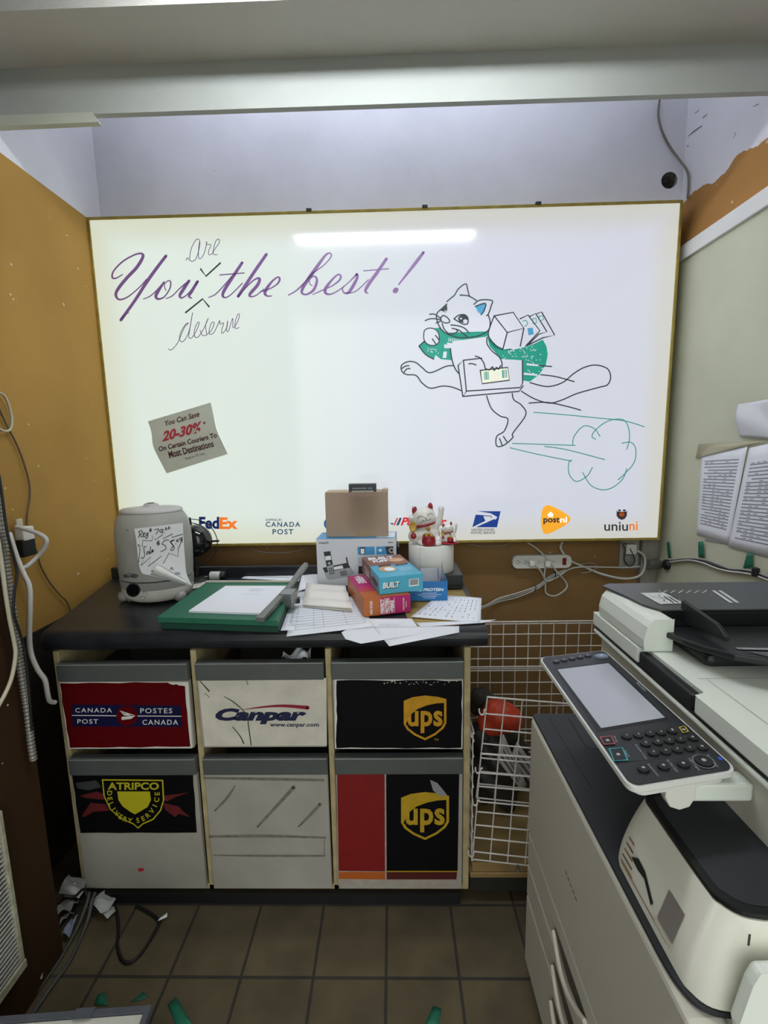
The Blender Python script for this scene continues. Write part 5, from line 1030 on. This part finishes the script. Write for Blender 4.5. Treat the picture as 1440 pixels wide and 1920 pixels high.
m.prism([(.011, .011), (W_-.011, .011), (W_-.011, D_-.011), (.011, D_-.011)], Ft, -TZ+.0005, -TZ+.006); m.build('tub', gr, tray)
m = MB().prism([(.12, -.001), (.16, -.001), (.16, .018), (.12, .018)], Ft, .0005, .004); m.bev(.001, 1).build('latch', gr, tray)
m = MB().prism([(.0135, .0135), (W_-.0135, .0135), (W_-.0135, D_-.0135), (.0135, D_-.0135)], Ft, -TZ+.007, -.004)
for k in range(5): m.rect(.05+k*.012, .03+.01*k, .055+k*.012, .12, Ft, -.0035, 1)
tag(m.build('paper_pile', [M('tote_paper', 'c9c7bc', .8, noise=(30, .05)), greyink]), 'pile of white papers filling the grey tote', 'paper')
# ------------------------------------------------------------------ wire bin between cabinet and copier
bin_ = thing('wire_bin', 'white wire grid bin on a plywood base between the cabinet and the copier', 'wire bin', (.53, -.46, 0))
BX0, BX1, BYF, BYB = .264, .80, -.688, -.235
def wirep(name, f, us, vs, r, dbl=(), parent=bin_, u0=None, u1=None, v0=None, v1=None):
    m = MB(); ul, ur = u0 if u0 is not None else us[0], u1 if u1 is not None else us[-1]; vb, vt = v0 if v0 is not None else vs[0], v1 if v1 is not None else vs[-1]
    for u in us: m.tube([f(u, vb), f(u, vt)], r, 6, sm=0)
    for v in vs: m.tube([f(ul, v, r*1.6), f(ur, v, r*1.6)], r, 6, sm=0)
    for v in dbl: m.tube([f(ul, v, -r*1.6), f(ur, v, -r*1.6)], r*1.2, 6, sm=0); m.tube([f(ul, v+.012, r*1.6), f(ur, v+.012, r*1.6)], r*1.2, 6, sm=0)
    return m.build(name, wirewhite, parent)
wf = lambda u, v, h=0: V((u, BYB-h, v))
wirep('back_panel', wf, [BX0+.05*k for k in range(int((.98-BX0)/.05)+1)], [.145+.0515*k for k in range(12)], .0022, (.752, .562), v1=.765)
sf = lambda u, v, h=0: V((BX0-.0+h, u, v))
wirep('side_panel', sf, [BYF+.0+.05*k for k in range(10)], [.145+.052*k for k in range(9)], .0022, (.575,), v1=.59)
wirep('side_panel', lambda u, v, h=0: V((BX1-h, u, v)), [BYF+.05*k for k in range(10)], [.145+.052*k for k in range(9)], .0022, (.575,), v1=.59)
def pxpanel(name, TL, TR, BR, BL, y, nu, rowpx, ytop, ybot, dbl):
    a, b, c, d = (at(*p, 'Y', y) for p in (BL, BR, TR, TL)); f = bil(a, b, c, d, nrm=(0, -1, 0))
    vs = sorted((ybot-p)/(ybot-ytop) for p in rowpx)
    return wirep(name, f, [k/nu for k in range(nu+1)], vs, .0023, dbl, v0=0, v1=1)
lab(pxpanel('front_panel', (914, 1306), (1078, 1320), (1062, 1512), (893, 1494), BYF+.008, 5, (1336, 1364, 1391, 1418, 1443, 1467, 1494), 1306, 1494, (.99,)), 'upper hinged grid panel leaning open')
lab(pxpanel('front_panel', (902, 1411), (1034, 1421), (1017, 1624), (886, 1609), BYF-.006, 4, (1446, 1471, 1499, 1518, 1543, 1567, 1594, 1609), 1411, 1609, (.985,)), 'lower grid panel')
for x, y in ((903, 1332), (896, 1442), (890, 1502), (883, 1598)):
    yy = BYF-.014; pts = [tuple(at(x+a, y+b, 'Y', yy)) for a, b in ((-4.5, -3), (-4, 4), (0, 8), (4.5, 6), (5, 0), (9, -2))]
    MB().tube(pts, .0026, 6, sm=4).build('hinge_hook', wirewhite, bin_)
ply = M('plywood', '8f7549', .7, noise=(12, .25))
MB().box(BX0-.006, BX1+.01, BYF-.012, BYB+.02, .094, .112).box(BX0+.0, BX1, BYF-.008, BYB, .1125, .144, 0).bev(.002, 1).build('wood_base', ply, bin_)
lab(MB().box(BX0, BX1, BYF+.03, BYB, .001, .0935).build('plinth', M('dark_plinth', '26251f', .7), bin_), 'dark plinth under the plywood')
hk = at(970, 1628, 'Y', BYF-.014); MB().tube([tuple(hk+V((0, 0, .012))), tuple(hk), tuple(hk+V((.004, -.004, -.008)))], .0035, 8).build('base_hook', stl, bin_)
# contents
def bag(name, label, cat, c, r, mat, seed, sq=(1, 1, 1)):
    r_ = random.Random(seed); m = MB().ball(c, r, n=44); k = [r_.uniform(25, 60) for _ in range(6)]; k2 = [r_.uniform(90, 170) for _ in range(4)]
    for v in m.bm.verts:
        d = v.co-V(c); a = 1+.06*abs(math.sin(k2[0]*d.x+k2[1]*d.z))+.05*abs(math.sin(k2[2]*d.y-k2[3]*d.x))+.10*math.sin(k[0]*d.x+k[1]*d.z)+.09*math.sin(k[2]*d.y-k[3]*d.z)+.07*math.sin(k[4]*d.z+k[5]*d.x)
        v.co = V(c)+d*a
        v.co.z = max(v.co.z, .1455)
    return tag(m.build(name, mat), label, cat)
bag('red_bag', 'crumpled orange red bag in the wire bin beside the cabinet', 'bag', (.385, -.52, .53), (.07, .045, .055), M('red_bag', 'b23a20', .5, noise=(25, .2)), 1)
bag('dark_bag', 'dark crumpled bag under the red bag in the wire bin', 'bag', (.40, -.42, .30), (.105, .10, .155), M('dark_bag', '2c2a28', .5, noise=(20, .3)), 2)
bag('grey_bag', 'grey green cloth bag behind the red bag in the wire bin', 'bag', (.36, -.33, .475), (.05, .04, .05), M('grey_bag', '34332b', .7, noise=(25, .2)), 3)
def leaf(label, px, y, mat, name='magazine', lines=(), dy=.02):
    c = [at(p[0], p[1], 'Y', y+(dy if i > 1 else 0)) for i, p in enumerate(px)]
    return tag(sheet(c, lines, .002, 6, seed=len(label)).build(name, mat, recalc=False, solid=.005), label, 'magazine')
mg = [M('magazine_pale', '9f9b94', .6), M('magazine_ink', '55505c', .6), M('magazine_grey', '77747a', .6)]
leaf('pale magazine leaning in the wire bin, nearer the red bag', [(930, 1422), (975, 1480), (985, 1470), (942, 1375)], -.625, mg, lines=[(.1, .2, .8, .35), (.1, .5, .8, .6), (.1, .75, .7, .8)])
leaf('pale magazine leaning in the wire bin, nearer the copier', [(955, 1420), (992, 1465), (1003, 1440), (968, 1390)], -.60, mg, lines=[(.1, .2, .9, .4), (.1, .6, .9, .7)])
leaf('brown folder standing at the back of the wire bin', [(955, 1550), (1000, 1552), (1000, 1460), (955, 1470)], -.40, [M('folder_brown', '4b3a2a', .7), ink, greyink], 'folder')
# ------------------------------------------------------------------ copier
XF, YF_, YN = .374, -.892, -1.515
cop = thing('photocopier', 'large beige office photocopier with a tilted control panel and black document feeder', 'photocopier', (.75, -1.2, 0))
def part(m, name, mats, parent=cop, label=None, **k):
    ORG[parent] = ORG[cop] if parent is not cop else ORG[cop]
    o = m.build(name, mats, parent, **k); ORG[o] = ORG[cop]
    if label: lab(o, label)
    return o
warm = M('copier_warm_beige', 'c4c0b2', .55, bump=(900, .06)); pale = M('copier_pale', 'e8ede4', .5, bump=(900, .05))
part(MB().box(.425, 1.08, YN+.004, YF_-.004, .04, .772).bev(.006), 'main_body', warm)
for x in (.46, 1.02):
    for y in (YN+.05, YF_-.05): part(MB().lathe([(.0, .0005), (.022, .0005), (.022, .0395), (.0, .0395)], (x, y, 0), 16), 'caster', blackrub)
m = MB().box(XF, .4245, YN, YF_, .449, .770).bev(.007)
for k in range(5):
    z = .589-.001*k; y = -1.145-.0125*k; m.box(XF-.0006, XF-.0001, y-.008, y, z-.0015, z+.0015, 1)
part(m, 'front_cover', [warm, M('embossed_mark', '55534a', .6)])
hz = [(.354, .4445, .391), (.260, .3495, .300), (.052, .2555, .205)]
for k, (z0, z1, zh) in enumerate(hz):
    d = part(MB().box(XF+.0015, .4245, YN+.001, YF_-.001, z0, z1).bev(.005), 'paper_drawer', warm)
    m = MB(); ys = [-1.10-.165*t/10 for t in range(11)]
    m.tube([(XF-.002-.006*math.sin(math.pi*t/10), y, zh-.030*math.sin(math.pi*t/10)+.006*t/10) for t, y in enumerate(ys)], .0048, 10, sm=3)
    part(m, 'handle', M('handle_beige', 'cfc9b8', .4), d)
    m = MB().poly([V((XF+.0008, y, zh+.012)) for y in ys]+[V((XF+.0008, y, zh-.027*math.sin(math.pi*t/10)+.004)) for t, y in reversed(list(enumerate(ys)))])
    part(m, 'handle_recess', M('recess_dark', '4a4639', .7), d)
# black front ledge
m = MB().prism([(XF+.012, YF_+.0), (XF+.004, YF_-.006)]+cr([(XF+.004, YN+.075), (XF+.006, YN+.045), (XF+.015, YN+.018), (XF+.032, YN+.006), (XF+.055, YN+.003)], 4)+[ (.545, YN+.003), (.545, YF_+.0)], XY, .7725, .780); m.bev(.0015, 1)
f = lambda u, v, h=0: V((u, v, .780+h)); gro = M('groove_black', '0a0b0c', .6)
s1 = [at(1030, 1347, 'Z', .78), at(1110, 1480, 'Z', .78)]; s2 = [at(1066, 1347, 'Z', .78), at(1100, 1402, 'Z', .78), at(1125, 1406, 'Z', .78)]
m.stroke([(p.x, p.y) for p in s1], f, .0004, 1, w=.002); m.stroke([(p.x, p.y) for p in s2], f, .0004, 1, w=.003, sm=0)
part(m, 'front_ledge', [darkgrey, gro])
# bulged output unit on the ledge
m = MB(); ZB0, ZB1 = .781, .893
foot = [(.389, -1.318), (.387, -1.46), (.392, -1.49), (.408, -1.506), (.44, -1.511), (.541, -1.511), (.541, -1.29), (.43, -1.29), (.40, -1.295)]
rim = [(.424, -1.318), (.422, -1.455), (.427, -1.478), (.442, -1.493), (.465, -1.498), (.541, -1.498), (.541, -1.300), (.455, -1.300), (.432, -1.303)]
foot = cr(foot[:5], 4)+foot[5:7]+cr(foot[7:]+foot[:1], 4)[:-1]; rim = cr(rim[:5], 4)+rim[5:7]+cr(rim[7:]+rim[:1], 4)[:-1]
nst = 8; n = len(foot); vs = []
for j in range(nst+1):
    t = j/nst; b = math.sin(t*math.pi/2)**1.0; bl_ = 1-(1-t)**.62 if False else t**1.6
    vs += [V((p[0]*(1-bl_)+q[0]*bl_, p[1]*(1-bl_)+q[1]*bl_, ZB0+(ZB1-ZB0)*t)) for p, q in zip(foot, rim)]
m.add(vs, [(j*n+k, j*n+(k+1) % n, (j+1)*n+(k+1) % n, (j+1)*n+k) for j in range(nst) for k in range(n)], 0, True); m.add(vs[:n], [tuple(range(n))]); m.add(vs[-n:], [tuple(range(n))])
bul = part(m, 'output_unit', M('copier_cream', 'e8e6d8', .5, bump=(900, .06)))
m = MB().prism(rim, XY, ZB1+.0003, ZB1+.009); m.bev(.002, 1); inn = [(.432+(p[0]-.422)*.93, -1.398+(p[1]+1.398)*.9) for p in rim]
m.fill(inn, XY, ZB1+.0095, 1)
part(m, 'top_tray', [M('rim_black', '141617', .4), darkgrey], bul)
bf = bil((.3866, -1.318, ZB0), (.3860, -1.46, ZB0), (.4215, -1.455, ZB1), (.4235, -1.318, ZB1), nrm=(-1, 0, .3))
bt_ = lambda v: v**1.6
bf2 = lambda u, v, h=0: V((.3875+(.423-.3875)*bt_(v)-.0008-h, -1.318-u*.142, ZB0+(ZB1-ZB0)*v))
m = MB(); m.fill([(.16, .36), (.26, .46), (.40, .44), (.62, .28), (.60, .22), (.42, .36), (.30, .34)], bf2, .0006, 0); part(m, 'jam_icon', M('icon_black', '1b2422', .4), bul, recalc=False)
m = MB()
for k in range(5): m.rect(.03, .50-.09*k, .14+.03*k, .525-.09*k, bf2, .0006, k % 2)
m.rect(.05, .12, .9, .135, bf2, .0006, 0)
part(m, 'caution_print', [M('caution_orange', '9a6a44', .6), M('caution_dark', '5b5348', .6)], bul, recalc=False)
wx = [at(x, y, 'X', .402) for x, y in ((1233, 1742), (1262, 1770), (1276, 1743), (1243, 1693))]
fw_ = bil(*wx); sgn = -1 if fw_(0.5, .5, 1).x > wx[0].x else 1
yw0, yw1 = .80, 1.08
m = MB(); m.rect(.72, .22, .96, .62, bf2, .0012, 0); part(m, 'sensor_window', M('window_mauve', '8d8580', .5), bul, recalc=False)
m = MB(); m.rect(.70, .14, .95, .20, bf2, .0015, 0); part(m, 'window_ledge', M('ledge_pale', 'd8d3c0', .4), bul, recalc=False)
# right side cover with the bypass tray, facing the room
m = MB().prism([(.418, .78), (.414, .80), (.425, .855), (.432, .872), (.60, .876), (1.05, .876), (1.05, .30), (.415, .30)], lambda u, v, h: V((u, h, v)), YN-.006, YN-.022); m.bev(.005)
part(m, 'bypass_tray', pale, label='pale grey side cover')
m = MB().box(.436, .4385, -1.5118, -1.5112, .877, .892); part(m, 'side_seam', M('seam_dark', '3a3832', .6))
part(MB().box(.43, 1.08, YN-.005, YN+.003, .30, .772).bev(.002), 'side_cover', warm)
# upper column and scanner
part(MB().box(.542, 1.08, YN+.012, YF_+.002, .7805, .994).bev(.006), 'column', warm)
part(MB().box(.527, 1.085, YN+.006, YF_+.012, .9945, 1.003).bev(.003), 'scanner_frame', beige)
part(MB().box(.531, 1.08, YN+.01, YF_+.008, 1.0035, 1.0125), 'scanner_seam', M('seam_black', '111213', .5))
lidf = lambda u, v, h=0: V((u, v, 1.0455+h))
m = MB().prism([(.525, YF_+.014), (.525, -1.085), (.545, -1.09), (.545, -1.255), (.525, -1.262), (.525, YN+.006), (1.085, YN+.006), (1.085, YF_+.014)], XY, 1.013, 1.045); m.bev(.004)
m.rect(.565, -1.21, 1.08, -1.2085, lidf, 0, 1); m.rect(.578, -1.500, .5795, -1.212, lidf, 0, 1)
part(m, 'scanner_lid', [beige, M('lid_line', 'a3a193', .5)])
m = MB().box(.527, .5445, -1.254, -1.088, 1.0135, 1.040).bev(.004); part(m, 'lid_grip', black, label='black hand grip recess')
# document feeder
adf = part(MB().prism([(.529, 1.046), (.527, 1.07), (.533, 1.096), (.545, 1.111), (.585, 1.113), (.585, 1.046)], lambda u, v, h: V((u, h, v)), -.898, -1.102).bev(.006), 'feeder_end', beige)
part(MB().box(.5855, 1.08, -1.045, -.900, 1.046, 1.106).bev(.004), 'feeder_body', black)
cf = lambda u, v, h=0: V((u, v, 1.1185+h))
m = MB().prism([(.536, -.896), (.545, -.935), (.556, -.985), (.562, -1.03), (.58, -1.064), (1.085, -1.064), (1.085, -.880), (.56, -.880)], XY, 1.1135, 1.118); m.bev(.002)
lx = [at(x, y, 'Z', 1.1185) for x, y in ((1200, 1112), (1238, 1133), (1288, 1131), (1244, 1111))]
fl_ = bil(lx[0], lx[1], lx[2], lx[3], nrm=(0, 0, 1)); m.rect(0, 0, 1, 1, fl_, .0003, 1)
for q in ([(.3, .2), (.6, .45), (.8, .3)], [(.2, .6), (.5, .5), (.8, .8)]): m.stroke(q, fl_, .0006, 0, w=.03)
for k in range(5):
    a, b, c, d_ = (at(x, y, 'Z', 1.1185) for x, y in ((1262+k*9, 1131-k*.3), (1265+k*9, 1131-k*.3), (1246+k*7.5+0, 1118), (1243+k*7.5, 1118))); m.poly([p+V((0, 0, .0003)) for p in (a, b, c, d_)], 2)
for x in (1334, 1346): 
    a, b, c, d_ = (at(*p, 'Z', 1.1188) for p in ((x+34, 1130), (x+41, 1130), (x+6, 1107), (x, 1107))); m.poly([a, b, c, d_], 1)
zz = [at(1235+k*7.5, 1107+(5 if k % 2 else 0), 'Z', 1.1185) for k in range(13)]
m.stroke([(p.x, p.y) for p in zz], cf, .0004, 1, w=.003, sm=0)
part(m, 'feeder_cover', [M('feeder_charcoal', '3f4143', .32, bump=(700, .06)), M('cover_print', 'c4c7c5', .5), M('cover_print_grey', '5d5f60', .5)])
edge_ = [(.578, -1.066), (.571, -1.10), (.576, -1.145), (.590, -1.190), (.612, -1.226), (.65, -1.252), (.72, -1.272), (.85, -1.29), (1.08, -1.30)]
outl = edge_+[(1.08, -1.066)]
m = MB(); tz = lambda u, v: 1.082+.020*min(1, max(0, (-1.066-v)/.2))
n = len(outl); vs = [V((u, v, tz(u, v)-.012)) for u, v in outl]+[V((u, v, tz(u, v))) for u, v in outl]
m.add(vs, [tuple(range(n))[::-1]]+[(i, (i+1) % n, n+(i+1) % n, n+i) for i in range(n)]+[tuple(range(n, 2*n))]); m.bev(.003)
ft = lambda u, v, h=0: V((u, v, tz(u, v)+.0006+h))
m.stroke([(.64, -1.20), (.8, -1.213), (1.08, -1.225)], ft, .0006, 1, w=.010); m.fill([(.64, -1.215), (1.08, -1.24), (1.08, -1.285), (.75, -1.268), (.66, -1.245)], ft, .0004, 2)
part(m, 'document_tray', [M('tray_black', '1d1f21', .4), M('tray_stripe', '9a9d9c', .4), M('tray_grey', '55575b', .5)])
m = MB().prism([(-1.055, 1.090), (-1.185, 1.103), (-1.185, 1.112), (-1.160, 1.126), (-1.055, 1.136)], lambda u, v, h: V((h, u, v)), .625, .632); m.bev(.0015, 1); part(m, 'paper_guide', M('guide_black', '232527', .4))
part(MB().box(.60, 1.08, -1.18, -1.047, 1.0475, 1.075).bev(.012), 'tray_support', black)
# control panel
pz = 1.0
cpq = [at(1182, 1480, 'Z', pz), at(1386, 1446, 'Z', pz), at(1133, 1219, 'Z', pz), at(1010, 1233, 'Z', pz)]   # near left, near right, far right, far left
PFm = bil(*cpq, nrm=(0, 0, 1))          # u: towards the machine, v: away from the camera
m = MB().prism(rrect(0, 0, 1, 1, .09, 6, .045), PFm, -.009, 0); m.bev(.002); m.prism(rrect(.10, .03, .96, .97, .09, 6, .04), PFm, -.024, -.0092); 
pan = part(m, 'control_panel', [M('panel_white', 'd6d7d2', .4)])
m = MB().prism(rrect(.022, .010, .978, .99, .08, 6, .04), PFm, .0002, .0016)
part(m, 'panel_face', [M('panel_charcoal', '25272c', .35)], pan)
gq = [PFm(*q, .002) for q in ()]
def panuv(px, py):
    a, b = 0., 0.
    p = at(px, py, 'Z', pz+.0015)
    u = v = .5
    for _ in range(30):
        q = PFm(u, v); e = p-q; du = PFm(u+.001, v)-q; dv = PFm(u, v+.001)-q; det = du.x*dv.y-du.y*dv.x
        u += (e.x*dv.y-e.y*dv.x)/det*.001; v += (du.x*e.y-du.y*e.x)/det*.001
    return u, v
scr = [panuv(*p) for p in ((1127, 1366), (1247, 1346), (1141, 1244), (1045, 1256))]
m = MB(); m.fill([panuv(*p) for p in ((1120, 1372), (1256, 1350), (1145, 1241), (1040, 1254))], PFm, .0019, 1); m.fill(scr, PFm, .0023, 0)
part(m, 'touch_screen', [M('screen_grey', 'a9abb5', .12, coat=.5), black], pan, recalc=False)
PXY = lambda u, v, h=0: V((u, v, pz+h))
zc = lambda p: (1000+p[0]/3.6, 1220+p[1]/3.6)
def btn(name, px, py, ru, rv, mats, ring=None, label=None, sym=None):
    u, v = panuv(px, py); m = MB()
    m.prism([(u+ru*math.cos(k*math.pi/8), v+rv*math.sin(k*math.pi/8)) for k in range(16)], PFm, .0017, .0042, 0)
    if ring: m.stroke([tuple(PFm(u+ru*1.2*math.cos(k*math.pi/8), v+rv*1.2*math.sin(k*math.pi/8)))[:2] for k in range(16)], PXY, .0024, 1, w=.0016, closed=True)
    if sym:
        x, y = (px-1000)*3.6, (py-1220)*3.6
        q = [PFm(*panuv(*zc(p))) for p in ((x-12, y-9), (x+4, y+11), (x+17, y+6), (x+1, y-13))]
        m.text(sym, bil(*q, nrm=(0, 0, 1)), (.15, .05, .85, .95), .0046, 2, .02)
    else: m.disc(u, v, ru*.28, rv*.28, PFm, .0046, 2, 8)
    return part(m, name, mats, pan, label, recalc=False)
bk = M('button_black', '17181b', .35); lg = M('legend_grey', 'a8abb0', .5)
zc = lambda p: (1000+p[0]/3.6, 1220+p[1]/3.6)
for p in [(628, 580), (708, 573), (785, 563), (860, 555), (935, 545), (757, 630), (838, 620), (915, 612), (990, 603), (1075, 592), (810, 692), (890, 683), (970, 672), (1052, 662), (1138, 655)]: btn('key', *zc(p), .052, .020, [bk, bk, lg], sym=dict(zip([(628, 580), (708, 573), (785, 563), (860, 555), (935, 545), (757, 630), (838, 620), (915, 612), (990, 603), (810, 692), (890, 683), (970, 672), (1052, 662)], 'C*7410852#963')).get(p))
for p in [(742, 800), (878, 783), (1012, 770)]: btn('function_key', *zc(p), .055, .021, [bk, bk, lg])
for k in range(5): btn('soft_key', *zc((155+k*53, 75-k*10)), .05, .016, [M('soft_key_grey', '3b3d42', .35), bk, lg])
btn('power_button', *zc((460, 38)), .075, .021, [M('power_blue_grey', '7f8fa6', .3), lg, M('power_white', 'd2dae4', .4)], True, 'pale round power button')
btn('dial_button', *zc((1150, 750)), .075, .030, [bk, M('ring_grey', '7d7f84', .4), lg], True)
def ringkey(name, px4, col, label):
    P4 = [panuv(*zc(p)) for p in px4]; m = MB(); m.fill(P4, PFm, .003, 0); m.stroke([tuple(PFm(*q))[:2] for q in P4], PXY, .0034, 1, w=.0022, sm=0, closed=True); cx_ = sum(p[0] for p in P4)/4; cy_ = sum(p[1] for p in P4)/4; m.disc(cx_, cy_, .018, .007, PFm, .0034, 2, 10)
    part(m, name, [bk, M(name+'_ring', col, .4), lg], pan, label, recalc=False)
ringkey('stop_key', [(450, 590), (525, 582), (552, 635), (478, 640)], 'b3554f', 'stop key with a red outline')
ringkey('start_key', [(512, 670), (600, 662), (635, 745), (545, 752)], '2fa3a8', 'start key with a turquoise outline')
ringkey('yellow_key', [(985, 525), (1020, 515), (1045, 552), (1010, 562)], 'c9b52a', 'key with a yellow outline')
m = MB()
def ptext(s, px4, mi=0, bold=0):   # px corners: baseline start, baseline end, top end, top start
    q = [PFm(*panuv(*zc(p)), .0022) for p in px4]; g = bil(*q, nrm=(0, 0, 1)); m.text(s, g, (0, 0, 1, 1), 0, mi, bold)
ptext('Stop', [(538, 580), (558, 622), (575, 620), (552, 576)]); ptext('Start', [(608, 675), (638, 720), (655, 717), (622, 672)]); ptext('Sample Copy', [(680, 636), (760, 738), (776, 735), (697, 633)])
ptext('RICOH', [(692, 220), (748, 274), (764, 270), (706, 215)], 0, .02)
for s, a in (('Simple Screen', (762, 768)), ('User Tools / Counter', (895, 740)), ('Login / Logout', (1040, 730)), ('Energy Saver', (1165, 708))): ptext(s, [a, (a[0]+72, a[1]+84), (a[0]+92, a[1]+80), (a[0]+20, a[1]-4)])
q = [panuv(*zc(p)) for p in ((1240, 722), (1262, 719), (1280, 740), (1256, 743))]; m.fill(q, PFm, .0024, 1)
u0_ = [panuv(*zc(p)) for p in ((575, 756), (900, 720))]; m.stroke([tuple(PFm(*q_))[:2] for q_ in u0_], PXY, .0022, 2, w=.001, sm=0)
part(m, 'panel_lettering', [lg, M('led_blue', '2b4fd0', .3), M('legend_line', '3c3f44', .5)], pan, recalc=False)
# hinge bracket under the near end of the panel
br = [at(x, y, 'Y', -1.372) for x, y in ((1290, 1470), (1368, 1455))]
part(MB().box(.455, .5415, -1.375, -1.345, .945, .973).bev(.004), 'panel_arm', beige)
b0_ = at(1272, 1492, 'Y', -1.385)
m = MB().prism([(-.021, .03), (.021, .03), (.021, .0), (.014, -.014), (0, -.019), (-.014, -.014), (-.021, .0)], lambda u, v, h: V((b0_.x+u, h, b0_.z+v)), -1.390, -1.375); m.bev(.002); part(m, 'hinge_cover', M('hinge_white', 'd6d4cc', .45))
